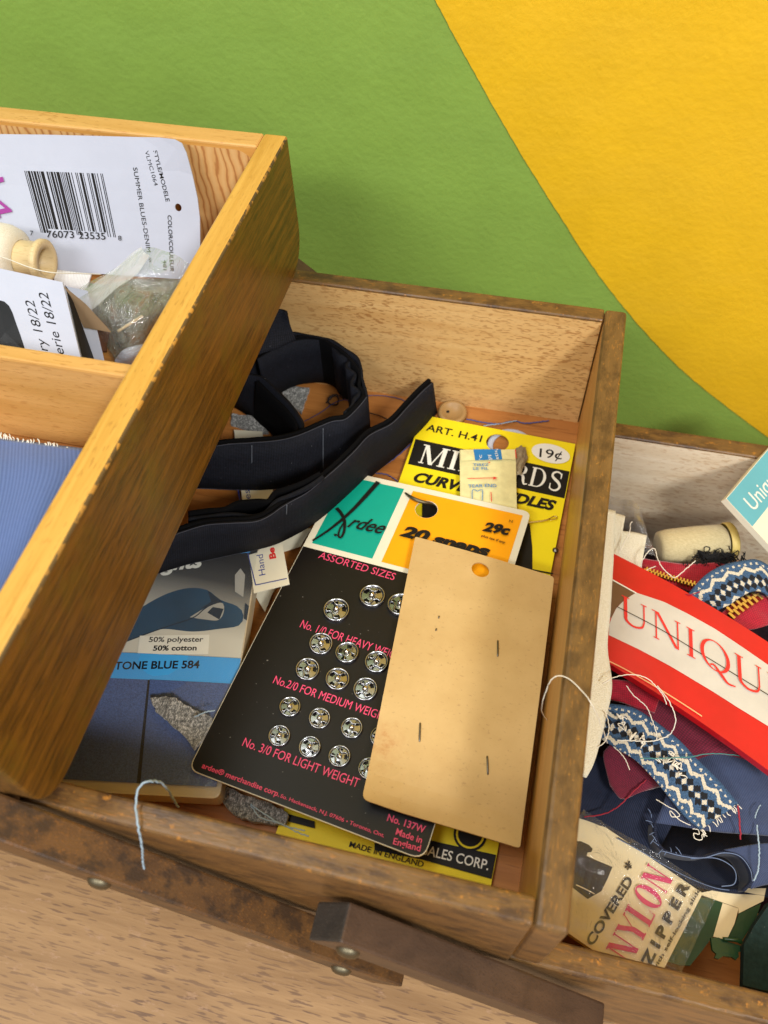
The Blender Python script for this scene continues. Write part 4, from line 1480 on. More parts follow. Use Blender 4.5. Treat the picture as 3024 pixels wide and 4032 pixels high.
def felt(pts, z, label, f, th=0.0012, bump=0.0006):
    s = Sheet(at_z(f(*pts[0]), z) + Vector((-0.02, 0.02, 0)), at_z(f(*pts[0]), z) + Vector((0.04, 0.02, 0)), at_z(f(*pts[0]), z) + Vector((0.04, -0.04, 0)), at_z(f(*pts[0]), z) + Vector((-0.02, -0.04, 0)), th, bend=lambda u, v: bump * (math.sin(30 * u) + math.sin(23 * v + 1)))
    pp = [s.inv(f(*p)) for p in pts]
    rr = random.Random(len(pts))
    out = []
    for i in range(len(pp)):
        a, b = pp[i], pp[(i + 1) % len(pp)]
        for k in range(5):
            out.append(tuple(a.lerp(b, k / 5) + Vector((rr.uniform(-1, 1), rr.uniform(-1, 1))) * 0.0002))
    o = s.base('felt_scrap', M['felt'], None, out, step=0.0025)
    return tag(o, label, 'felt scrap')


felt([(822, 762), (900, 752), (950, 760), (1010, 800), (1060, 825), (1120, 850), (1158, 868), (1102, 995), (1060, 1040), (1020, 985), (905, 880), (850, 830)], -0.0350, 'pointed grey felt scrap lying on the blue tape packet beside the snap card', z5)
felt([(1202, 1262), (1225, 1240), (1330, 1290), (1480, 1340), (1570, 1390), (1560, 1450), (1400, 1440), (1300, 1412), (1225, 1350)], -0.0440, 'grey felt scrap on the tray floor below the lower edge of the snap card', z5, 0.002)
felt([(385, 470), (480, 468), (560, 500), (680, 515), (640, 640), (622, 700), (560, 640), (470, 545)], -0.0464, 'grey felt scrap inside the loop of black elastic', zB)
felt([(120, 700), (250, 715), (370, 800), (385, 850), (300, 845), (110, 790)], -0.0464, 'small grey felt scrap half hidden by the upper tray and inner elastic', zB)


# ---- loose threads in the middle tray
def thread(pts, label, mat, r=0.00018, f=V, group=None):
    r *= 0.65 if mat == 'thread_white' else 0.85
    c = cr([at_z(f(x, y), z) for x, y, z in pts], len(pts) * 8)
    rj = random.Random(len(pts) * 31 + int(pts[0][0]))
    c = [c[0]] + [p + Vector((rj.uniform(-1, 1), rj.uniform(-1, 1), rj.uniform(-.6, .6))) * r * 0.55 for p in c[1:-1]] + [c[-1]]
    o = tube('loose_thread', c, r, M[mat], None, 5, len(c) * 3)
    return tag(o, label, 'thread')


FZ = FLOOR + 0.0004
thread([(640, 755, FZ), (760, 690, FZ), (860, 620, FZ + .001), (945, 598, FZ), (990, 640, FZ)], 'navy thread crossing the floor inside the elastic loop', 'thread_navy', f=zB)
thread([(1080, 572, FZ), (1150, 566, FZ), (1250, 572, FZ), (1350, 596, FZ), (1390, 620, FZ)], 'navy thread along the back wall between the two elastic lengths', 'thread_navy', f=zB)
thread([(800, 620, FZ), (850, 575, FZ + .002), (885, 580, FZ + .001), (880, 630, FZ), (830, 630, FZ + .001), (815, 590, FZ + .0015), (870, 560, FZ + .002), (930, 592, FZ)], 'tangled black thread knot inside the elastic loop', 'thread_black', 0.00028, zB)
thread([(1108, 690, FZ), (1180, 710, FZ), (1240, 735, FZ)], 'short black thread on the floor right of the elastic loop', 'thread_black', 0.0002, zB)
thread([(560, 0, FZ + .001), (700, 28, FZ + .001), (860, 45, FZ + .001), (1000, 20, FZ), (1110, 40, FZ), (1220, 30, FZ), (1330, 14, FZ)], 'knotted blue thread lying along the foot of the back wall', 'thread_navy', 0.0003, zA)
thread([(720, 62, FZ + .001), (900, 40, FZ + .001), (1030, 14, FZ + .001)], 'silver grey thread beside the blue thread at the back wall', 'thread_grey', 0.00022, zA)
thread([(1130, 1130, FZ), (1240, 1140, FZ), (1320, 1190, FZ + .001)], 'dark blue thread between elastic and the top of the snap card', 'thread_navy', 0.00025, zB)
thread([(1180, 1100, FZ), (1300, 1020, FZ), (1420, 915, FZ), (1450, 880, FZ)], 'blue thread under the free end of the elastic', 'thread_navy', 0.00025, zB)
# long pale thread hanging over the front rim
thread([(970, 1355, -0.030), (930, 1285, -0.016), (880, 1222, -0.004), (815, 1212, 0.003), (755, 1245, 0.0035), (742, 1330, 0.002), (752, 1450, 0.0012), (772, 1560, -0.004), (778, 1620, -0.009), (782, 1700, -0.015), (790, 1768, -0.020), (800, 1790, -0.021)], 'pale blue thread looping over the front rim and hanging down', 'thread_grey', 0.00030, z5)
thread([(1365, 1335, -0.0400), (1440, 1390, -0.036), (1540, 1450, -0.030), (1659, 1480, -0.026)], 'grey thread curving from under the snap card, upper of two', 'thread_grey', 0.0002, z5)
thread([(1365, 1345, -0.0400), (1420, 1410, -0.036), (1520, 1440, -0.030), (1600, 1480, -0.024), (1680, 1510, -0.020)], 'grey thread curving from under the snap card, lower of two', 'thread_grey', 0.0002, z5)
thread([(1060, 862, -0.0335), (1120, 834, -0.0325), (1170, 826, -0.0330)], 'short blue thread on the pointed felt scrap', 'thread_grey', 0.00022, z5)
# pale thread over the right wall of the middle tray
thread([(1185, 1560, -0.030), (1170, 1530, -0.010), (1190, 1470, 0.0012), (1220, 1462, 0.0016), (1255, 1490, 0.0015), (1280, 1525, 0.0008), (1300, 1570, -0.012), (1312, 1605, -0.024)], 'fine cream thread lying over the right rim of the middle tray', 'thread_white', 0.00018)
# ================================================================== things in the upper tray
zD = frame(0, 1600, 700, 1659)
tg = Sheet(at_y(V(-160, 287), -0.0058), at_y(V(402, 297), -0.0058), at_z(V(436, 612), 0.0068), at_z(V(-160, 566), 0.0068), 0.0004,
           bend=lambda u, v: -0.0004 * math.sin(math.pi * v) + 0.0012 * max(0, u - 0.86) * 7 * max(0, 0.25 - v) * 4)
op = [tuple(tg.inv(p)) for p in ((-150, 288), (100, 291), (345, 297), (378, 301), (393, 309), (403, 330), (416, 378), (427, 428), (432, 470), (433, 520), (432, 560), (433, 606), (-150, 567))]
th_ = tg.inv(z1(897, 532))
wt = tg.base('garment_label', M['white_card'], None, op, [circle(th_, 0.0011, 16)], 0.006)
tag(wt, 'large white garment label with a barcode leaning on the back wall', 'label')
# bar code 7 76073 23535 8 in its own module pattern
Lc = ['0001101', '0011001', '0010011', '0111101', '0100011', '0110001', '0101111', '0111011', '0110111', '0001011']
Rc = [''.join('1' if c == '0' else '0' for c in s) for s in Lc]
dg = '776073235358'
bits = '101' + ''.join(Lc[int(c)] for c in dg[:6]) + '01010' + ''.join(Rc[int(c)] for c in dg[6:]) + '101'
q = [tg.inv(z1(*p)) for p in ((124, 348), (518, 362), (582, 668), (204, 644))]
h_ = tg.top()
V_, F_ = [], []
i = 0
while i < 95:
    if bits[i] == '1':
        j = i
        while j < 95 and bits[j] == '1':
            j += 1
        ext = 1.05 if i < 10 or i > 84 or 44 < i < 51 else 0.975
        u0, u1 = i / 95, j / 95
        for u, v in ((u0, 0), (u1, 0), (u1, ext), (u0, ext)):
            p = (q[0] * (1 - u) + q[1] * u) * (1 - v) + (q[3] * (1 - u) + q[2] * u) * v
            V_.append(tg.pos(p.x, p.y, h_))
        F_.append(tuple(range(len(V_) - 4, len(V_))))
        i = j
    else:
        i += 1
mk('barcode', V_, F_, M['black_ink'], wt)
for s_, p0, p1, c_, b_ in (('STYLE/MODELE', (772, 248), (836, 504), 20, .012), ('VLMC1064', (730, 250), (778, 424), 20, 0), ('SUMMER BLUES-DENIM', (671, 332), (740, 756), 22, 0),
                           ('COLOR/COULEUR', (845, 570), (858, 853), 20, .012), ('481', (822, 795), (824, 846), 18, 0), ('*', (738, 782), (740, 806), 26, 0),
                           ('76073', (240, 682), (378, 686), 36, 0.005), ('23535', (402, 688), (536, 694), 36, 0.005), ('7', (158, 672), (174, 673), 25, 0), ('8', (600, 697), (617, 698), 25, 0)):
    tg.text(s_, p0, p1, c_, M['black_ink'], bold=b_, f=z1)
tg.text('14', (-165, 285), (-75, 655), 226, M['purple_ink'], f=zC)

# ---- wooden thread spool
E0 = at_z(V(101, 566), 0.0185)
E1 = at_z(V(18, 556), 0.0185)
ax = (E1 - E0).normalized()
sp = thing('thread_spool', (E0.x, E0.y, LZ0 + 0.004), 'wooden spool of cream thread in front of the white label', 'thread spool')
M['spool_wood'] = wood('pale_spool_wood', lin(206, 180, 130), lin(224, 202, 156), 0, lin(176, 144, 96), 0.4, rough=0.4)
lathe('core', [(0.0040, 0.030), (0.0040, 0.0002), (0.0060, 0.0), (0.0067, 0.0006), (0.0067, 0.0018), (0.0058, 0.0026), (0.0056, 0.0085), (0.0058, 0.030)], E0, ax, M['spool_wood'], sp, 32)


def wound(name, c1, c2, axis_freq=6000):
    w = NT(name)
    n = w.noise(w.coord((700, 5200, 5200)), 1, 3, 0.6)
    w.color(w.ramp(n, [(0.3, c1), (0.7, c2)]))
    w.setp(Roughness=0.7)
    w.b.inputs['Sheen Weight'].default_value = 0.3
    w.bump(n, 0.5, 0.0004)
    return w.m


M['wound_cream'] = wound('wound_cream_thread', lin(214, 202, 178), lin(238, 230, 212))
M['wound_ecru'] = wound('wound_ecru_thread', lin(180, 164, 118), lin(210, 196, 152))
lathe('thread', [(0.0057, 0.0082), (0.0070, 0.0084), (0.0088, 0.0098), (0.0098, 0.0125), (0.0101, 0.017), (0.0101, 0.030)], E0, ax, M['wound_cream'], sp, 36)
t0 = [at_z(zC(*p), z) for p, z in (((-20, 1000), 0.028), ((110, 1045), 0.027), ((250, 1100), 0.0262), ((400, 1145), 0.0262), ((560, 1168), 0.025), ((760, 1172), 0.022), ((980, 1180), 0.018))]
o = tube('thread_tail', t0, 0.00016, M['thread_white'], sp, 5, 50)

# ---- white carton with a black window
bx = Sheet(at_z(V(-140, 549), 0.0360), at_z(V(136, 610), 0.0360), at_y(V(199, 872), -0.0815), at_y(V(-70, 812), -0.0815), 0.0005)
ct = bx.base('carton', M['white_card'], None)
tag(ct, 'white carton printed 18/22 with a black window, standing behind the divider', 'carton')
bx.text('ry 18/22', (472, 1925), (334, 1440), 88, M['black_ink'], f=zC)
bx.text('erie 18/22', (632, 1960), (466, 1365), 88, M['black_ink'], f=zC)
M['window'] = plain('black_gloss_window', lin(24, 26, 28), 0.18, coat=0.3)
wp = [tuple(bx.inv(zC(x, y))) for x, y in ((-400, 1360), (0, 1432), (50, 1446), (95, 1486), (130, 1556), (165, 1660), (205, 1770), (262, 1940), (330, 2150), (-300, 2050))]
bx.patch('window', wp, M['window'])
dn = bx.n * -0.011
B_, C_, A_, D_ = bx.B, bx.C, bx.A, bx.D
mk('back_panel', [A_ + dn, B_ + dn, C_ + dn, D_ + dn, A_ + dn * 1.03, B_ + dn * 1.03, C_ + dn * 1.03, D_ + dn * 1.03], [(0, 1, 2, 3), (4, 5, 6, 7), (0, 1, 5, 4), (1, 2, 6, 5), (2, 3, 7, 6), (3, 0, 4, 7)], M['white_card'], ct)
M['opening_shade'] = plain('carton_opening_shade', lin(20, 18, 16), 0.8)  # near-black colour stands for the shade inside the open carton end
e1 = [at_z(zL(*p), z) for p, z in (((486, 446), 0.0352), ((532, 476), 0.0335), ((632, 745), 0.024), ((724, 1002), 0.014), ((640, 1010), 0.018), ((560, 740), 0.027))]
mk('shaded_opening', [bx.B + Vector((0.0003, 0, -0.0006)), e1[1], e1[2], e1[3], bx.C + Vector((0.0003, 0, -0.0006))], [(0, 1, 2, 3, 4)], M['opening_shade'], ct)  # sheet over the open end, its shade put into the colour
M['carton_brown'] = paper('brown_carton_inside', lin(150, 126, 96), 0.7, 0.05)
fl = [at_z(zL(*p), z) for p, z in (((490, 440), 0.0358), ((660, 580), 0.030), ((852, 790), 0.022), ((640, 752), 0.022), ((560, 560), 0.029))]
nn_ = Vector((0, 0, -0.0004))
mk('flap', fl + [p + nn_ for p in fl], [(0, 1, 2, 3, 4), (9, 8, 7, 6, 5)] + [(i, (i + 1) % 5, 5 + (i + 1) % 5, 5 + i) for i in range(5)], M['carton_brown'], ct)

# ---- ribbed white tape end, clear bag and what is in it
M['white_rib'] = cloth('white_ribbed_tape', lin(206, 204, 206), lin(238, 236, 238), 0.8, 4200, rib=True)
wr = loft('tape_end', [[at_z(zL(*p), 0.013) for p in ((400, 315), (560, 335), (705, 350))], [at_z(zL(*p), 0.0115) for p in ((420, 400), (560, 430), (672, 450))], [at_z(zL(*p), 0.009) for p in ((440, 470), (560, 490), (640, 500))]], 20, 8, 0.0006, M['white_rib'])
tag(wr, 'end of a white ribbed tape between spool and clear bag', 'tape')
M['film_bag'] = film('clear_plastic_bag', tint=(0.93, 0.95, 0.95, 1), haze=0.06, gloss=0.09, rough=0.06, bscale=150, bstr=1.0)
R1 = [((1085, 135), .031), ((1180, 150), .031), ((1300, 200), .030), ((1480, 270), .028)]
rows = [[((1070, 138), .0315), ((1180, 146), .0315), ((1310, 196), .0305), ((1480, 268), .0285)],
        [((900, 285), .029), ((1040, 320), .030), ((1240, 340), .030), ((1460, 330), .027)],
        [((690, 400), .026), ((860, 420), .028), ((1060, 430), .0285), ((1420, 410), .026)],
        [((590, 500), .024), ((800, 510), .027), ((1020, 500), .028), ((1380, 480), .025)],
        [((650, 640), .022), ((830, 640), .026), ((1050, 590), .027), ((1330, 570), .024)],
        [((760, 810), .017), ((900, 800), .022), ((1100, 750), .023), ((1260, 700), .021)],
        [((860, 1010), .010), ((950, 1015), .013), ((1060, 985), .014), ((1160, 900), .012)]]
bag = thing('clear_bag', (-0.135, -0.045, LZ0 + 0.0045), 'crumpled clear plastic bag beside the carton in the upper tray', 'plastic bag')
LXI = LX1 - LT - 0.0008


def clampx(p, lim=LXI):
    return Vector((min(p.x, lim), p.y, p.z))


loft('film', [[clampx(at_z(zL(*p), z)) for p, z in r] for r in rows], 40, 40, 0, M['film_bag'], bag, 0.0004, 5)
M['film_fold'] = film('folded_clear_plastic', haze=0.32, gloss=0.06, rough=0.08, bscale=260, bstr=1.0)
loft('film_fold', [[clampx(at_z(zL(*p), z)) for p, z in r] for r in
                   ([((1085, 136), .0320), ((1000, 215), .0312), ((870, 320), .0300), ((700, 425), .0272), ((585, 492), .0250)],
                    [((1110, 190), .0324), ((1020, 270), .0322), ((900, 370), .0310), ((760, 480), .0285), ((620, 560), .0258)],
                    [((1150, 210), .0318), ((1060, 330), .0314), ((940, 430), .0302), ((820, 540), .0282), ((680, 640), .0246)])], 34, 14, 0, M['film_fold'], bag, 0.0003, 2)
M['bag_stuff'] = NT('grey_green_rag')
_w = M['bag_stuff']
_n = _w.noise(_w.coord((240, 160, 240)), 1, 5, 0.65, 1.0)
_w.color(_w.ramp(_n, [(0.3, lin(52, 46, 38)), (0.45, lin(104, 104, 90)), (0.55, lin(132, 134, 122)), (0.66, lin(120, 92, 66))]))
_w.setp(Roughness=0.8)
_w.bump(_n, 0.6, 0.002)
M['bag_stuff'] = _w.m
rag = loft('rag', [[clampx(at_z(zL(*p), z), LXI - 0.001) for p, z in r] for r in
                   [[((700, 440), 0.0105), ((900, 420), 0.0135), ((1100, 400), 0.0145), ((1420, 410), 0.0135)],
                    [((640, 560), 0.0095), ((830, 560), 0.0155), ((1050, 530), 0.0175), ((1360, 500), 0.0145)],
                    [((700, 690), 0.0075), ((870, 680), 0.0145), ((1050, 640), 0.0165), ((1300, 600), 0.0135)],
                    [((800, 850), 0.0068), ((930, 840), 0.0105), ((1080, 790), 0.0125), ((1220, 720), 0.0095)],
                    [((880, 1000), 0.0068), ((960, 1000), 0.0068), ((1060, 960), 0.0068), ((1140, 900), 0.0068)]]], 34, 30, 0.0012, M['bag_stuff'], None, 0.0005, 9)
tag(rag, 'bundled grey green rag inside the clear bag', 'rag')
M['stick'] = wood('pale_stick', lin(196, 172, 130), lin(220, 200, 160), 0, lin(160, 130, 90), 0.4)
tag(tube('wooden_peg', [at_z(zL(905, 790), 0.0198), at_z(zL(1095, 672), 0.0198)], 0.0004, M['stick'], None, 8, 4), 'thin pale wooden stick lying on the rag in the clear bag', 'wooden peg')
M['brown_bit'] = plain('brown_leather', lin(120, 84, 66), 0.5, bump=0.4, bscale=600)
tag(loft('leather_scrap', [[at_z(zL(*p), 0.017) for p in ((640, 755), (740, 765), (840, 800))], [at_z(zL(*p), 0.013) for p in ((680, 850), (760, 860), (830, 870))], [at_z(zL(*p), 0.008) for p in ((720, 960), (780, 950), (820, 940))]], 14, 10, 0.0008, M['brown_bit'], None, 0.0002, 2), 'small brown leather scrap between carton flap and rag', 'leather scrap')
wl = loft('white_wad', [[clampx(at_z(zL(*p), z)) for p, z in r] for r in ([((880, 1010), .010), ((960, 930), .014), ((1080, 900), .013), ((1200, 880), .011)], [((900, 1040), .008), ((980, 990), .0125), ((1090, 950), .0125), ((1210, 920), .010)], [((930, 1060), .006), ((1010, 1050), .008), ((1100, 1020), .008), ((1220, 960), .007)])], 20, 12, 0.001, M['white_card'], None)
tag(wl, 'white paper wad at the foot of the clear bag', 'paper wad')

# ---- blue denim cloth in the front compartment
M['denim'] = cloth('blue_ribbed_denim', lin(76, 97, 148), lin(90, 112, 166), 0.85, 2500, rib=True, sheen=0.2, bump=0.25)
rows = [[((-420, 230), .019), ((0, 290), .019), ((380, 350), .0195), ((780, 415), .0195)],
        [((-420, 600), .022), ((0, 620), .0225), ((400, 640), .0225), ((760, 660), .022)],
        [((-420, 1100), .0225), ((0, 1100), .023), ((300, 1100), .023), ((560, 1100), .0225)],
        [((-420, 1700), .0215), ((-100, 1700), .022), ((100, 1700), .022), ((300, 1700), .0215)],
        [((-420, 2100), .019), ((-200, 2100), .0195), ((-100, 2100), .0195), ((100, 2100), .019)]]
dm = loft('denim_cloth', [[clampx(at_z(zD(*p), z), LX1 - LT - 0.0012) for p, z in r] for r in rows], 40, 30, 0.0008, M['denim'], None, 0.0003, 4)
tag(dm, 'blue ribbed denim cloth with a frayed white edge in the upper tray', 'cloth')
fr = []
rnd = random.Random(11)
ed = cr([at_z(zD(*p), z) for p, z in rows[0]], 60)
for k in range(14, 56):
    if rnd.random() < 0.62:
        b_ = ed[k] + Vector((0, -0.0006, 0.0003))
        if b_.x > LX1 - LT - 0.001:
            continue
        t_ = b_ + Vector((rnd.uniform(-0.0010, 0.0002), rnd.uniform(0.0004, 0.0014), rnd.uniform(0.0002, 0.0009)))
        tube('fray', [b_, b_.lerp(t_, 0.5) + Vector((0.0003, 0, 0.0003)), t_], rnd.uniform(0.00012, 0.0002), M['thread_white'], dm, 5, 7)

# ================================================================== things in the base box
BFZ = TABLE_Z + 0.011


def poly_sheet(name, pts, z, f, th, mat, label=None, cat=None, parent=None, step=0.004, bend=None, jag=0.0):
    P_ = [at_z(f(*p), z) for p in pts]
    x0, x1 = min(p.x for p in P_) - .001, max(p.x for p in P_) + .001
    y0, y1 = min(p.y for p in P_) - .001, max(p.y for p in P_) + .001
    s = Sheet((x0, y1, z), (x1, y1, z), (x1, y0, z), (x0, y0, z), th, bend)
    o = s.base(name, mat, parent, [(p.x - x0, y1 - p.y) for p in P_], step=step)
    if label:
        tag(o, label, cat)
    return o, s


M['slate_fray'] = plain('slate_fray', lin(104, 120, 150), 0.9)
# ---- bundle of dark cloth that fills the bottom of the base
M['bundle'] = paper('dark_plum_cloth', lin(40, 26, 34), 0.95, 0.2, 300, spec=0.1)
V_, F_ = [], []
nx, ny_ = 26, 26
for j in range(ny_):
    for i in range(nx):
        u, v = i / (nx - 1), j / (ny_ - 1)
        edge = min(1.0, 8 * min(u, 1 - u, v, 1 - v))
        z = BFZ + 0.0004 + edge * (0.017 + 0.003 * math.sin(9 * u + 4 * v) * math.sin(7 * v + 1))
        V_.append((-0.02 + 0.177 * u, -0.140 + 0.132 * v, z))
for j in range(ny_ - 1):
    for i in range(nx - 1):
        a = j * nx + i
        F_.append((a, a + 1, a + nx + 1, a + nx))
bd = mk('cloth_bundle', V_, F_, M['bundle'], None, smooth=True)
tag(bd, 'dark plum cloth bundle under everything else in the base box', 'cloth')

# ---- navy cloth: lower layer, upper fold
M['navy'] = cloth('navy_twill', lin(18, 23, 38), lin(36, 43, 64), 0.85, 4200, rot=0.6, rib=True, sheen=0.1, bump=0.2, spec=0.2)
M['navy_lt'] = cloth('slate_blue_twill', lin(46, 55, 80), lin(68, 79, 108), 0.85, 4200, rot=0.6, rib=True, sheen=0.15, bump=0.2, spec=0.2)
rows = [[((-300, 500), -.080), ((100, 620), -.079), ((500, 700), -.078), ((900, 640), -.077)],
        [((-300, 850), -.082), ((100, 950), -.082), ((500, 1060), -.081), ((900, 1000), -.080)],
        [((-300, 1080), -.084), ((120, 1230), -.085), ((420, 1420), -.087), ((640, 1560), -.0885)],
        [((-260, 1130), -.086), ((150, 1265), -.087), ((430, 1460), -.089), ((650, 1600), -.090)]]
nv = loft('navy_cloth', [[at_z(zT(*p), z) for p, z in r] for r in rows], 34, 24, 0.0006, M['navy'], None, 0.0005, 3)
tag(nv, 'dark navy cloth under the patterned trim, beside the tray wall', 'cloth')
rows = [[((1000, 600), -.073), ((1250, 600), -.072), ((1659, 700), -.071), ((2000, 900), -.071)],
        [((800, 850), -.0735), ((1200, 900), -.0715), ((1659, 950), -.0705), ((2000, 1100), -.071)],
        [((690, 1120), -.075), ((1150, 1220), -.073), ((1659, 1280), -.0715), ((2000, 1350), -.072)],
        [((640, 1240), -.0765), ((1100, 1300), -.0745), ((1659, 1350), -.073), ((2000, 1400), -.073)]]
nf = thing('slate_cloth', (0.06, -0.13, BFZ), 'slate blue cloth folded over itself with a frayed edge, beside the nylon zipper pack', 'cloth')
loft('top_layer', [[at_z(zT(*p), z) for p, z in r] for r in rows], 34, 24, 0.0007, M['navy_lt'], nf, 0.0003, 6)
# the rolled fold, a strip standing on its edge
ft = [((640, 1240), -.0765), ((650, 1370), -.0772), ((720, 1480), -.078), ((900, 1530), -.0782), ((1080, 1545), -.0782), ((1250, 1500), -.0775), ((1400, 1530), -.077), ((1490, 1640), -.077), ((1515, 1760), -.0775), ((1440, 1850), -.079)]
loft('fold', [[at_z(zT(*p), z) for p, z in ft], [at_z(zT(*p), z) + Vector((0.0, 0.002, -0.012)) for p, z in ft]], 60, 6, 0.0007, M['navy'], nf)
ft2 = [((300, 1375), -.0850), ((520, 1500), -.0850), ((760, 1640), -.085), ((1000, 1760), -.085), ((1200, 1830), -.085), ((1380, 1850), -.084), ((1500, 1800), -.083), ((1530, 1700), -.082)]
loft('fold', [[at_z(zT(*p), z) for p, z in ft2], [at_z(zT(*p), z) + Vector((0, 0.004, -0.008)) for p, z in ft2]], 60, 6, 0.0007, M['navy'], nf)
rows = [[((300, 1000), -.0960), ((800, 1050), -.0960), ((1400, 1150), -.096), ((2100, 1250), -.096)],
        [((300, 1250), -.0930), ((800, 1400), -.0940), ((1300, 1500), -.0945), ((2100, 1600), -.094)],
        [((300, 1390), -.0860), ((760, 1665), -.0858), ((1100, 1830), -.0855), ((2100, 1950), -.085)]]
loft('lower_layer', [[at_z(zT(*p), z) for p, z in r] for r in rows], 30, 8, 0.0006, M['navy'], nf)
rows = [[((1260, 1480), -.0775), ((1480, 1440), -.0752), ((1659, 1420), -.074), ((2000, 1420), -.074)],
        [((1420, 1540), -.0772), ((1560, 1520), -.0760), ((1700, 1500), -.075), ((2000, 1500), -.075)],
        [((1515, 1680), -.0775), ((1600, 1690), -.0775), ((1720, 1660), -.077), ((2000, 1640), -.077)],
        [((1500, 1830), -.0805), ((1600, 1800), -.0800), ((1720, 1780), -.080), ((2000, 1740), -.080)]]
loft('folded_end', [[at_z(zT(*p), z) for p, z in r] for r in rows], 24, 16, 0.0006, M['navy_lt'], nf)
for (pts, z) in (([(700, 1490), (900, 1540), (1080, 1552), (1250, 1508), (1400, 1536), (1495, 1650), (1520, 1765)], -.0764), ([(290, 1372), (520, 1498), (760, 1638), (1000, 1758), (1200, 1828), (1380, 1850)], -.0845),
                 ([(960, 1560), (1180, 1555), (1320, 1620), (1370, 1700), (1350, 1790), (1240, 1810)], -.0790)):
    tube('frayed_edge', [at_z(zT(*p), z) for p in pts], 0.00016, M['slate_fray'], nf, 4, 50)
rnd = random.Random(5)
for k in range(0, 26, 2):
    a = cr([Vector((*p, 0)) for p in ((600, 1150), (620, 1260), (650, 1400), (720, 1480), (900, 1530))], 26)[k]
    p = at_z(zT(a.x, a.y), -.0768)
    d_ = Vector((rnd.uniform(-0.0022, -0.0003), rnd.uniform(-0.0020, 0.0020), rnd.uniform(-0.001, 0.001)))
    tube('fray', [p, p + d_ * 0.5 + Vector((0, 0, 0.0004)), p + d_], 0.00012, M['slate_fray'], nf, 4, 6)

# ---- burgundy velvet
M['burgundy'] = cloth('burgundy_velvet', lin(84, 12, 34), lin(132, 22, 52), 0.9, 3000, sheen=0.5, bump=0.4)
M['red_velvet'] = cloth('crimson_velvet', lin(140, 8, 30), lin(188, 14, 46), 0.9, 3000, sheen=0.5, bump=0.4)
rows = [[((640, -150), -.0690), ((900, 0), -.0690), ((1200, 250), -.0690), ((1700, 560), -.0690)], [((420, 80), -.0715), ((760, 250), -.0712), ((1000, 420), -.071), ((1500, 680), -.071)], [((250, 500), -.0735), ((600, 560), -.0735), ((900, 640), -.0735), ((1300, 690), -.0733)],
        [((170, 620), -.0745), ((420, 800), -.0745), ((600, 850), -.0742), ((1000, 760), -.074)], [((240, 900), -.076), ((340, 1020), -.076), ((520, 960), -.0755), ((800, 860), -.075)]]
bv = loft('burgundy_velvet', [[at_z(zT(*p), z) for p, z in r] for r in rows], 30, 26, 0.0008, M['burgundy'], None, 0.0004, 8)
tag(bv, 'dark burgundy velvet under the red pack and the patterned trim', 'velvet')

# ---- crimson zippers
def zipper(pts_top, pts_bot, z0, z1_, teeth, zt, n, tw, label, f):
    root = thing('zipper', at_z(f(*pts_top[0]), BFZ), label, 'zipper')
    root.location = at_z(f(*pts_top[0]), z0)
    root.location.z = BFZ
    loft('tape', [[at_z(f(*p), z0) for p in pts_top], [at_z(f(*p), z1_) for p in pts_bot]], 26, 12, 0.0007, M['red_velvet'], root, 0.0003, n)
    c = cr([at_z(f(*p), zt) for p in teeth], n)
    V_, F_ = [], []
    for i, p in enumerate(c):
        d = (c[min(i + 1, n - 1)] - c[max(i - 1, 0)]).normalized()
        s = Vector((-d.y, d.x, 0)).normalized()
        L_ = (c[1] - c[0]).length
        o_ = s * tw * (0.40 if i % 2 else -0.40)
        o0 = len(V_)
        for zz in (-0.0003, 0.0009):
            for a, b in ((-0.42, -0.55), (0.42, -0.55), (0.42, 0.55), (-0.42, 0.55)):
                V_.append(p + o_ + d * a * L_ + s * b * tw + Vector((0, 0, zz)))
        F_ += [tuple(o0 + k for k in ff) for ff in ((3, 2, 1, 0), (4, 5, 6, 7), (0, 1, 5, 4), (1, 2, 6, 5), (2, 3, 7, 6), (3, 0, 4, 7))]
    o = mk('teeth', V_, F_, M['brass'], root)
    o['kind'] = 'stuff'
    return root


zipper([(520, 1080), (740, 1125), (950, 1148), (1240, 1128)], [(590, 1240), (800, 1290), (1000, 1350), (1180, 1390)], -.0655, -.0668, [(622, 1190), (760, 1235), (880, 1270), (1030, 1312)], -.0648, 34, 0.0011,
       'crimson zipper with fine brass teeth behind the red pack', zU)
zipper([(1180, 1500), (1290, 1420), (1400, 1370), (1560, 1400)], [(1280, 1590), (1360, 1620), (1450, 1610), (1600, 1560)], -.0615, -.0640, [(1235, 1512), (1300, 1462), (1360, 1420), (1440, 1372)], -.0606, 13, 0.0022,
       'crimson zipper with coarse brass teeth under the upper patterned trim', zU)
rv = loft('red_velvet', [[at_z(zT(*p), -.0690) for p in ((180, -60), (420, -40), (700, 60))], [at_z(zT(*p), -.0705) for p in ((200, 110), (420, 180), (640, 240))]], 16, 10, 0.0008, M['red_velvet'], None, 0.0003, 3)
tag(rv, 'crimson velvet scrap below the red pack, next to the cream ribbon', 'velvet')


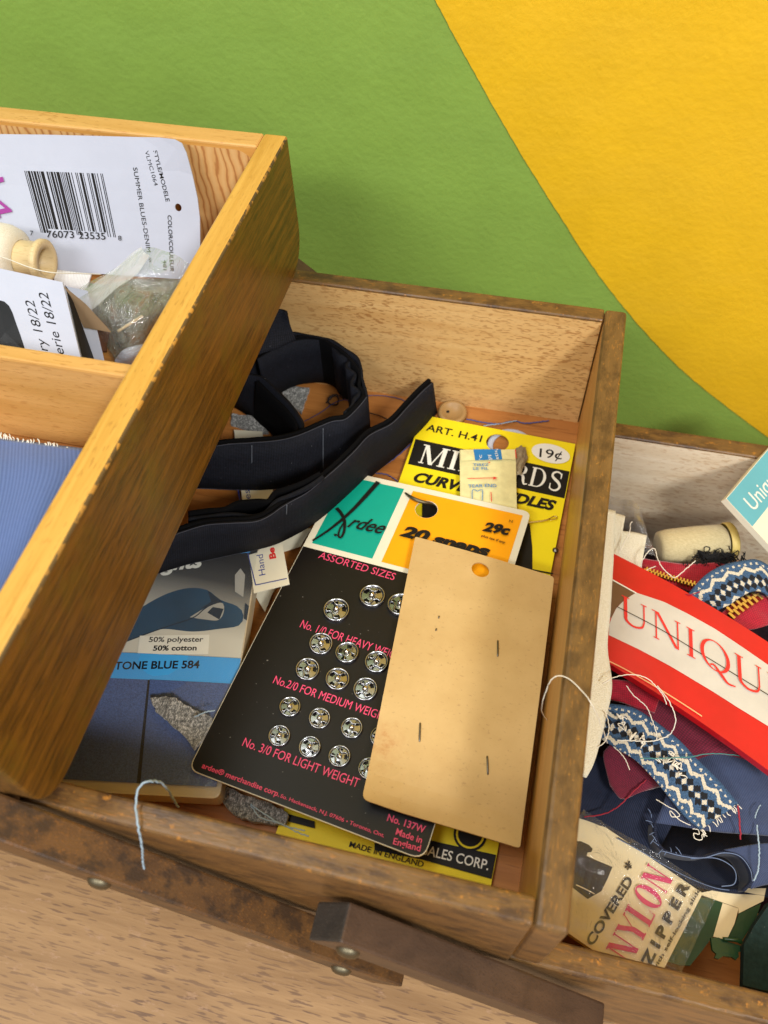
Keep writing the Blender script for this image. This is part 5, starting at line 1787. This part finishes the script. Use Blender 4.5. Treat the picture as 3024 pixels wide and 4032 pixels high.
# ---- woven trims
def trim_mat(width):
    w = NT('woven_trim')
    tc = w.n('ShaderNodeTexCoord')
    jit = w.noise(w.coord((1500,) * 3), 1, 2)
    s = w.n('ShaderNodeSeparateXYZ')
    w.l(tc.outputs['UV'], s.inputs[0])

    def mt(op, a, b=None, c=None):
        n_ = w.n('ShaderNodeMath', operation=op)
        for k, v in enumerate((a, b, c)):
            if v is None:
                continue
            if isinstance(v, (int, float)):
                n_.inputs[k].default_value = v
            else:
                w.l(v, n_.inputs[k])
        return n_.outputs[0]
    u = mt('DIVIDE', s.outputs['X'], 0.0050)
    v = mt('DIVIDE', s.outputs['Y'], width)
    v = mt('MULTIPLY_ADD', mt('SUBTRACT', jit, 0.5), 0.10, v)
    u = mt('MULTIPLY_ADD', mt('SUBTRACT', jit, 0.5), 0.12, u)
    fu = mt('FRACT', u)
    tri = mt('MULTIPLY', mt('ABSOLUTE', mt('SUBTRACT', fu, 0.5)), 2)
    vm = mt('ABSOLUTE', mt('SUBTRACT', v, 0.5))              # distance from the centre line
    zig = mt('LESS_THAN', mt('ABSOLUTE', mt('SUBTRACT', vm, mt('MULTIPLY_ADD', tri, 0.11, 0.21))), 0.040)
    # centre: alternating black and white lozenges
    u2 = mt('FRACT', mt('MULTIPLY', u, 2))
    loz = mt('LESS_THAN', mt('ADD', mt('DIVIDE', mt('ABSOLUTE', mt('SUBTRACT', vm, 0.085)), 0.085), mt('DIVIDE', mt('ABSOLUTE', mt('SUBTRACT', u2, 0.5)), 0.5)), 1.0)
    cen = mt('LESS_THAN', mt('ADD', mt('DIVIDE', vm, 0.075), mt('DIVIDE', mt('ABSOLUTE', mt('SUBTRACT', mt('FRACT', mt('MULTIPLY_ADD', u, 2, 0.5)), 0.5)), 0.34)), 1.0)
    dots = mt('MULTIPLY', mt('LESS_THAN', mt('ABSOLUTE', mt('SUBTRACT', vm, 0.40)), 0.018), mt('LESS_THAN', mt('FRACT', mt('MULTIPLY', u, 3.0)), 0.42))
    n1 = w.noise(w.coord((2600,) * 3), 1, 3, 0.7)
    blue = w.ramp(n1, [(0.3, lin(30, 54, 82)), (0.7, lin(70, 104, 140))])
    white = w.ramp(n1, [(0.3, lin(176, 168, 146)), (0.7, lin(222, 214, 194))])
    c = w.mix(loz, blue, lin(14, 16, 22))
    c = w.mix(cen, c, white)
    c = w.mix(zig, c, white)
    c = w.mix(dots, c, white)
    w.color(c)
    w.setp(Roughness=0.9)
    hgt = w.mix(0.5, n1, mt('MAXIMUM', zig, cen))
    w.bump(hgt, 0.7, 0.0006)
    return w.m


t1 = loft('woven_trim', [[at_z(zU(*p), z) for p, z in (((900, 1420), -.0630), ((960, 1335), -.0605), ((1060, 1230), -.0585), ((1180, 1160), -.0575), ((1330, 1124), -.0570), ((1440, 1118), -.0570), ((1560, 1190), -.0575), ((1680, 1320), -.059))],
                         [at_z(zU(*p), z) for p, z in (((1090, 1530), -.0635), ((1160, 1478), -.0615), ((1240, 1440), -.0600), ((1310, 1390), -.0590), ((1400, 1345), -.0585), ((1470, 1345), -.0585), ((1540, 1400), -.0590), ((1620, 1500), -.060))]], 60, 12, 0.0011, trim_mat(0.0155))
tag(t1, 'blue, white and black woven trim arching behind the red pack', 'woven trim')
t2 = loft('woven_trim', [[at_z(zT(*p), z) for p, z in (((60, 160), -.0680), ((260, 165), -.0660), ((450, 205), -.0650), ((640, 325), -.0645), ((860, 500), -.0650), ((1000, 655), -.0655), ((1200, 850), -.0660), ((1390, 1060), -.0670))],
                         [at_z(zT(*p), z) for p, z in (((20, 420), -.0695), ((150, 480), -.0685), ((290, 575), -.0675), ((470, 680), -.0672), ((640, 850), -.0675), ((800, 1050), -.0680), ((920, 1190), -.0682), ((1050, 1305), -.0685))]], 70, 14, 0.0012, trim_mat(0.0150), None, 0.00025, 12)
tag(t2, 'blue, white and black woven trim with a frayed end, on the navy cloth', 'woven trim')
rnd = random.Random(21)
for k in range(16):
    a = Vector((1390, 1060, 0)).lerp(Vector((1050, 1305, 0)), rnd.random())
    p = at_z(zT(a.x, a.y), -.0672)
    tube('fray', [p, p + Vector((rnd.uniform(.0002, .0007), rnd.uniform(-.0008, -.0003), .0002)), p + Vector((rnd.uniform(.0006, .0013), rnd.uniform(-.0016, -.0006), rnd.uniform(-.0006, .0003)))], 0.00016, M['thread_white'], t2, 4, 8)
for k in range(15):
    tt = rnd.random()
    x, y = 300 + 660 * tt + rnd.uniform(-50, 50), 330 + 520 * tt + rnd.uniform(-60, 60)
    pts = [at_z(zT(x + rnd.uniform(-44, 44), y + rnd.uniform(-44, 44)), -.0647 + rnd.uniform(0, .0008)) for _ in range(5)]
    tube('loose_loop', pts, 0.00020, M['thread_white'], t2, 4, 24)

# ---- red zipper pack with a white band
M['red_gloss'] = paper('red_printed_card', lin(194, 20, 30), 0.3, 0.06, 70, coat=0.5)
M['band_white'] = paper('glossy_white_band', lin(198, 194, 184), 0.3, 0.05, 70, coat=0.4)
un = Sheet(at_z(zU(310, 1045), -.0600), at_z(zU(1700, 1850), -.0600), at_z(zT(1880, 950), -.0600), at_z(zU(250, 1815), -.0610), 0.0030,
           bend=lambda u, v: 0.0024 * math.sin(math.pi * min(1, max(0, u * 1.02))) + 0.0005 * math.sin(math.pi * v))
un.lvstep = 0.0001
un.step = 0.003
up_ = un.base('zipper_pack', M['red_gloss'], None, round_poly([(0, 0), (un.w, 0), (un.w, un.h), (0, un.h)], [0.002] * 4, 4), step=0.003)
tag(up_, 'glossy red zipper pack with a white band reading UNIQUE', 'zipper pack')
wb = [(370, 1090), (640, 1180), (860, 1290), (1130, 1440), (1400, 1620), (1659, 1800), (2300, 2215), (2300, 2830), (1900, 2540), (1659, 2390), (1350, 2200), (1100, 2040), (950, 1950), (700, 1800), (400, 1640), (108, 1500), (112, 1400), (135, 1330), (180, 1240), (260, 1160)]
un.patch('printed_band', [zR(*p) for p in wb], M['band_white'], px=True)
M['window_brown'] = plain('brown_window', lin(96, 66, 50), 0.35, bump=0.3, bscale=300, coat=0.5)
un.patch('window', [zR(*p) for p in ((60, 935), (150, 968), (362, 1094), (262, 1156), (180, 1236), (134, 1326), (60, 1380))], M['window_brown'], px=True)
un.penline([(130, 962), (250, 1030), (372, 1098)], [0.0005] * 3, M['white_ink'], f=zR)
un.serif('UNIQUE', (232, 1372), (1860, 2286), 232, M['red_ink'], Glyphs(0.105, 0.035, 0.065, 1.0), f=zR)
un.penline([(188, 1232), (600, 1448), (1000, 1690), (1400, 1935), (1800, 2180)], [0.00028] * 5, M['black_ink'], f=zR, n=40)
M['tan_line'] = plain('tan_line', lin(226, 170, 120), 0.4)
un.penline([(60, 1735), (250, 1830), (480, 1960), (700, 2095), (1000, 2290)], [0.0004] * 5, M['tan_line'], f=zR, n=30)

# ---- teal pack in the corner
te = Sheet(at_z(zU(1195, 680), -.0470), at_z(zU(1690, 97), -.0530), at_z(zU(2080, 520), -.0640), at_z(zU(1620, 1140), -.0580), 0.0024)
M['teal_pack'] = paper('teal_pack_print', lin(96, 170, 184), 0.4, 0.03)
tp_ = te.base('zipper_box', M['cream_card'], None, step=0.02)
tag(tp_, 'teal and cream cardboard pack tilted in the right corner', 'box')
te.rect('printed_panel', 0.0, 0.0, te.w, te.inv(zU(1440, 815)).y, M['teal_pack'])
te.text('Unique', (1398, 772), (1600, 535), 128, M['white_ink'], f=zU)

# ---- ecru spool lying at the back
S0, S1 = at_z(zU(715, 1030), -.0705), at_z(zU(1200, 985), -.0705)
ax2 = (S1 - S0).normalized()
ln = (S1 - S0).length
s2 = thing('thread_spool', (S0.x, S0.y, BFZ), 'ecru thread spool lying on its side by the back wall of the base', 'thread spool')
lathe('thread', [(0.0, 0.0), (0.0044, 0.0), (0.0058, 0.0008), (0.0064, 0.004), (0.0066, ln * 0.6), (0.0064, ln - 0.001), (0.0054, ln)], S0, ax2, M['wound_ecru'], s2, 32)
M['end_label'] = paper('yellow_end_label', lin(214, 190, 110), 0.5, 0.05)
lathe('end_cap', [(0.0066, ln), (0.0069, ln + 0.0004), (0.0069, ln + 0.0024), (0.0062, ln + 0.0030), (0.0, ln + 0.0030)], S0, ax2, M['end_label'], s2, 32)
# black wool tuft
rnd = random.Random(31)
V_, F_ = [], []
M['wool'] = plain('black_wool', lin(18, 17, 18), 0.95)
root = thing('wool_tuft', at_z(zU(1150, 1100), BFZ), 'tuft of black wool in front of the ecru spool', 'wool')
root.location = Vector((at_z(zU(1150, 1100), -.066).x, at_z(zU(1150, 1100), -.066).y, BFZ))
bm = bmesh.new()
for k in range(110):
    c = Vector((1150 + rnd.gauss(0, 75), 1105 + rnd.gauss(0, 20), 0))
    p = at_z(zU(c.x, c.y), -.0660 + rnd.uniform(-.001, .0012))
    pts = cr([p + Vector((rnd.uniform(-1, 1), rnd.uniform(-1, 1), rnd.uniform(-.6, .6))) * 0.0022 for _ in range(4)], 9)
    pv = None
    for q_ in pts:
        ring_ = [bm.verts.new(q_ + Vector((math.cos(t), math.sin(t) * 0.7, math.sin(t) * 0.7)) * 0.00022) for t in (0, 2.1, 4.2)]
        if pv:
            for j in range(3):
                bm.faces.new((pv[j], pv[(j + 1) % 3], ring_[(j + 1) % 3], ring_[j]))
        pv = ring_
o = bm_obj('fibres', bm, M['wool'], root)
o['kind'] = 'stuff'

# ---- cream satin ribbon beside the tray wall, and its folded end
def satin(name, c1, c2):
    w = NT(name)
    n = w.noise(w.coord((2600,) * 3), 1, 3, 0.7)
    w.color(w.ramp(n, [(0.3, c1), (0.7, c2)]))
    w.setp(Roughness=0.3)
    w.b.inputs['Sheen Weight'].default_value = 0.3
    w.bump(n, 0.9, 0.0006)
    return w.m


M['satin'] = satin('cream_satin', lin(224, 218, 188), lin(250, 246, 226))
rt = [zU(412, 762), zU(402, 900), zU(396, 1100), zU(384, 1300), zU(372, 1500), zU(352, 1750), zT(250, 0), zT(196, 290), zT(135, 540), zT(78, 720), zT(18, 832)]
rb_ = loft('satin_ribbon', [[Vector((0.0014, at_z(p, -.053).y + 0.0015, -.0535)) for p in rt], [at_z(p, -.0562) for p in rt]], 60, 8, 0.0006, M['satin'], None, 0.00012, 7)
tag(rb_, 'long cream satin ribbon hanging along the outside of the middle tray', 'ribbon')
root = thing('satin_ribbon', (0.015, -0.05, BFZ), 'short folded cream satin ribbon end above the red pack', 'ribbon')
loft('fold', [[at_z(zU(*p), -.0570) for p in ((380, 772), (440, 785), (482, 800))], [at_z(zU(*p), -.0585) for p in ((385, 940), (430, 960), (450, 1000))], [at_z(zU(*p), -.0600) for p in ((385, 1120), (420, 1130), (440, 1140))]], 12, 14, 0.0006, M['satin'], root)
loft('fold', [[at_z(zU(*p), -.0595) for p in ((440, 905), (540, 915), (640, 938))], [at_z(zU(*p), -.0605) for p in ((420, 1010), (520, 1030), (618, 1060))], [at_z(zU(*p), -.0625) for p in ((390, 1110), (490, 1160), (590, 1215))]], 14, 14, 0.0006, M['satin'], root)
M['film_grey'] = film('thin_clear_film', tint=(0.72, 0.72, 0.74, 1), haze=0.10, gloss=0.05, bscale=160)
o = loft('clear_film', [[at_z(zU(*p), z) for p, z in (((330, 655), -.066), ((480, 670), -.062), ((560, 700), -.060), ((600, 780), -.060))], [at_z(zU(*p), z) for p, z in (((330, 760), -.066), ((460, 800), -.062), ((560, 850), -.060), ((640, 900), -.059))], [at_z(zU(*p), z) for p, z in (((420, 900), -.068), ((540, 1000), -.064), ((640, 1060), -.062), ((700, 1080), -.062))]], 20, 16, 0, M['film_grey'], None, 0.0004, 4)
tag(o, 'wisp of clear plastic film behind the cream ribbon end', 'plastic film')

# ---- nylon zipper pack in front
ny = Sheet(at_z(zN(-215, 565), -.0865), at_z(zN(180, -200), -.0865), at_z(zN(1130, 445), -.0865), at_z(zN(735, 1215), -.0865), 0.0030,
           bend=lambda u, v: 0.0008 * math.sin(math.pi * u) * math.sin(math.pi * v))
ny.lvstep = 0.00012
ny.step = 0.004
M['manila'] = paper('cream_pack_paper', lin(230, 213, 174), 0.45, 0.03, coat=0.2)
npk = ny.base('nylon_zipper_pack', M['manila'], None, step=0.005)
tag(npk, 'cream packet reading COVERED NYLON ZIPPER in clear wrap, by the front rim', 'zipper pack')
M['brown_ink'] = paper('dark_brown_ink', lin(46, 38, 34), 0.4, 0.08)
ny.patch('printed_shape', [zN(*p) for p in ((60, 30), (170, 36), (235, 66), (262, 96), (250, 122), (222, 124), (214, 152), (300, 190), (418, 238), (380, 330), (330, 430), (284, 456), (222, 492), (100, 400), (40, 330))], M['brown_ink'], px=True)
ny.penline([(130, 380), (200, 412), (276, 452)], [0.0003] * 3, M['manila'], f=zN)
ny.text('COVERED', (258, 868), (582, 348), 74, M['brown_ink'], bold=0.03, f=zN)
ny.text('*', (572, 300), (612, 244), 96, M['brown_ink'], bold=0.02, f=zN)
ny.serif('NYLON', (556, 1016), (890, 340), 232, M['magenta_ink'], Glyphs(0.24, 0.05, 0.06, 0.9), f=zN)
ny.text('Z I P P E R', (700, 1040), (1024, 388), 84, M['brown_ink'], bold=0.05, f=zN)
ny.text('with self-locking slide', (742, 1075), (1108, 420), 30, M['brown_ink'], bold=0.025, f=zN)
M['green_tape'] = cloth('dark_green_zipper_tape', lin(22, 52, 30), lin(44, 84, 50), 0.8, 3400, sheen=0.1)
M['green_print'] = paper('dark_green_tape', lin(34, 66, 38), 0.5, 0.1)
gz = thing('green_zipper', (0.05, -0.16, BFZ), 'dark green nylon zipper sticking out of the cream packet', 'zipper')
gt = Sheet(at_z(zN(800, 380), -.0858), at_z(zN(1700, 380), -.0858), at_z(zN(1700, 1150), -.0858), at_z(zN(800, 1150), -.0858), 0.0008, bend=lambda u, v: 0.0004 * math.sin(8 * u + 5 * v))
g2 = [gt.inv(zN(*p)) for p in ((1100, 470), (1200, 480), (1296, 515), (1262, 640), (1220, 780), (1130, 900), (1040, 1012), (960, 1010), (848, 975), (930, 840), (985, 720), (1040, 600))]
gt.base('tape', M['green_print'], gz, [tuple(p) for p in g2], step=0.003)
g3 = [gt.inv(zN(*p)) for p in ((1296, 517), (1422, 560), (1390, 680), (1328, 808), (1222, 782), (1262, 640))]
gt.base('paper_band', M['manila'], gz, [tuple(p) for p in g3], step=0.003)
g4 = [gt.inv(zN(*p)) for p in ((1424, 600), (1600, 520), (1560, 640), (1450, 815), (1332, 806), (1392, 690))]
gt.base('tape', M['green_print'], gz, [tuple(p) for p in g4], step=0.003)
g5 = [gt.inv(zN(*p)) for p in ((1100, 440), (1300, 400), (1640, 400), (1620, 500), (1424, 598), (1422, 556), (1296, 512))]
gt.base('paper_band', M['manila'], gz, [tuple(p) for p in g5], step=0.003)
M['green_plastic'] = plain('green_slider', lin(30, 70, 40), 0.35, bump=0.2, bscale=900)
sl = Sheet(at_z(zN(1150, 740), -.0835), at_z(zN(1500, 740), -.0835), at_z(zN(1500, 1010), -.0835), at_z(zN(1150, 1010), -.0835), 0.0012)
s5 = [sl.inv(zN(*p)) for p in ((1203, 792), (1260, 790), (1330, 822), (1448, 858), (1446, 900), (1418, 905), (1424, 940), (1400, 968), (1370, 945), (1300, 938), (1262, 962), (1232, 950), (1246, 920), (1214, 890))]
sl.base('slider', M['green_plastic'], gz, [tuple(p) for p in s5], step=0.003)
tube('pull', [at_z(zN(1300, 800), -.0825), at_z(zN(1400, 808), -.0815), at_z(zN(1450, 830), -.0822)], 0.0006, M['green_plastic'], gz, 6, 10)
M['film_pack'] = film('creased_clear_wrap', haze=0.03, gloss=0.05, rough=0.06, bscale=150, bstr=0.8)
fw = Sheet(ny.A + Vector((0, 0, .0038)), ny.B + Vector((0, 0, .0040)), ny.C + Vector((0.004, 0.001, .0036)), ny.D + Vector((0.004, -0.001, .0036)), 0, bend=lambda u, v: 0.0008 * math.sin(11 * u + 3 * v) * math.sin(6 * v) + 0.0004 * math.sin(25 * u - 9 * v))
fw.base('clear_wrap', M['film_pack'], npk, step=0.0022)

# ---- dark green cloth at the lower right
M['dark_green'] = paper('bottle_green_cloth', lin(30, 48, 46), 0.9, 0.16, 900, spec=0.15, lint=0.2)
gc = thing('green_cloth', (0.075, -0.165, BFZ), 'folded bottle green cloth in the lower right corner', 'cloth')
for z_, pts_ in ((-.0805, [(1440, 860), (1530, 690), (1640, 520), (2100, 330), (2100, 1330), (1440, 1190)]), (-.0782, [(1452, 850), (1540, 700), (1650, 540), (2100, 360), (2100, 1310), (1450, 1170)])):
    o, _s = poly_sheet('cloth_layer', pts_, z_, zN, 0.0018, M['dark_green'], parent=gc, step=0.003, bend=lambda u, v: 0.0005 * math.sin(7 * u + 2 * v) + 0.0003 * math.sin(11 * v))

# ---- loose threads in the base box
thread([(430, 840, -.0600), (440, 760, -.0575), (500, 670, -.0560), (560, 645, -.0555), (590, 740, -.0555), (640, 830, -.0560), (720, 905, -.0575), (765, 918, -.0585), (850, 850, -.0580), (955, 758, -.0575)], 'pinkish white thread zigzagging over the crimson zipper', 'thread_white', 0.00026, zR)
thread([(455, 862, -.0590), (520, 830, -.0585), (572, 812, -.0580)], 'short white thread end where the cream ribbon meets the zipper', 'thread_white', 0.00022, zR)
thread([(215, 680, -.0570), (270, 570, -.0560), (318, 480, -.0555), (325, 400, -.0550), (345, 380, -.0550)], 'cream thread standing up from the folded ribbon end', 'thread_white', 0.00024, zR)
thread([(60, 1950, -.0530), (150, 1895, -.0520), (260, 1868, -.0520), (380, 1864, -.0520), (490, 1900, -.0525), (560, 1960, -.0530), (640, 2060, -.0540), (675, 2150, -.0555)], 'white thread arching over the lower edge of the red pack', 'thread_white', 0.00024, zR)
thread([(660, 0, -.0560), (740, 100, -.0560), (800, 210, -.0570), (825, 320, -.0590), (790, 420, -.0620), (720, 470, -.0635), (600, 500, -.0638), (440, 496, -.0640), (300, 492, -.0650)], 'white thread loop lying across the lower woven trim', 'thread_white', 0.00026, zT)
thread([(380, 0, -.0600), (450, 90, -.0610), (560, 190, -.0620), (610, 300, -.0625), (650, 420, -.0630), (655, 490, -.0635)], 'crinkled cream thread dropping from the red pack onto the trim', 'thread_white', 0.00024, zT)
thread([(100, 570, -.0560), (190, 500, -.0555), (225, 380, -.0555), (200, 260, -.0550), (180, 230, -.0548)], 'cream thread loop beside the satin ribbon', 'thread_white', 0.00024, zT)
thread([(265, 550, -.0655), (330, 610, -.0650), (380, 680, -.0650), (410, 760, -.0655)], 'short white thread hanging from the trim over burgundy velvet', 'thread_white', 0.00022, zT)
thread([(500, 655, -.0640), (700, 655, -.0635), (960, 640, -.0635), (1100, 615, -.0635), (1250, 615, -.0640), (1400, 632, -.0650)], 'teal thread running across the lower woven trim', 'thread_teal', 0.0002, zT)
thread([(0, 1185, -.0820), (200, 1150, -.0800), (340, 1060, -.0760), (450, 950, -.0740), (560, 850, -.0730)], 'dark red thread curving over the navy cloth', 'thread_red', 0.00024, zT)
thread([(1388, 1080, -.0660), (1400, 1200, -.0680), (1408, 1300, -.0700), (1412, 1385, -.0720)], 'straight dark red thread below the frayed trim end', 'thread_red', 0.0003, zT)
thread([(1560, 1255, -.0700), (1572, 1400, -.0705), (1580, 1580, -.0730), (1560, 1700, -.0750), (1530, 1760, -.0760)], 'pale blue thread lying on the folded slate cloth', 'thread_grey', 0.00028, zT)
thread([(1590, 1075, -.0695), (1560, 1130, -.0690), (1540, 1195, -.0695)], 'tiny pale thread on the slate cloth near the right edge', 'thread_grey', 0.0002, zT)
thread([(650, 1025, -.0700), (740, 1080, -.0690), (830, 1130, -.0690), (860, 1175, -.0690), (790, 1180, -.0690), (780, 1130, -.0690), (860, 1210, -.0690), (960, 1260, -.0690)], 'white thread tangle along the lower edge of the trim', 'thread_white', 0.00022, zT)
thread([(980, 1290, -.0690), (1030, 1300, -.0685), (1035, 1340, -.0685), (990, 1330, -.0690), (1000, 1380, -.0690), (1060, 1390, -.0690), (1065, 1340, -.0690), (1110, 1360, -.0695)], 'curled pinkish thread below the frayed trim end', 'thread_white', 0.0002, zT)
thread([(1000, 1060, -.0560), (870, 1085, -.0560), (720, 1000, -.0600)], 'fine red thread between trim and crimson zipper', 'thread_red', 0.0002, zR)
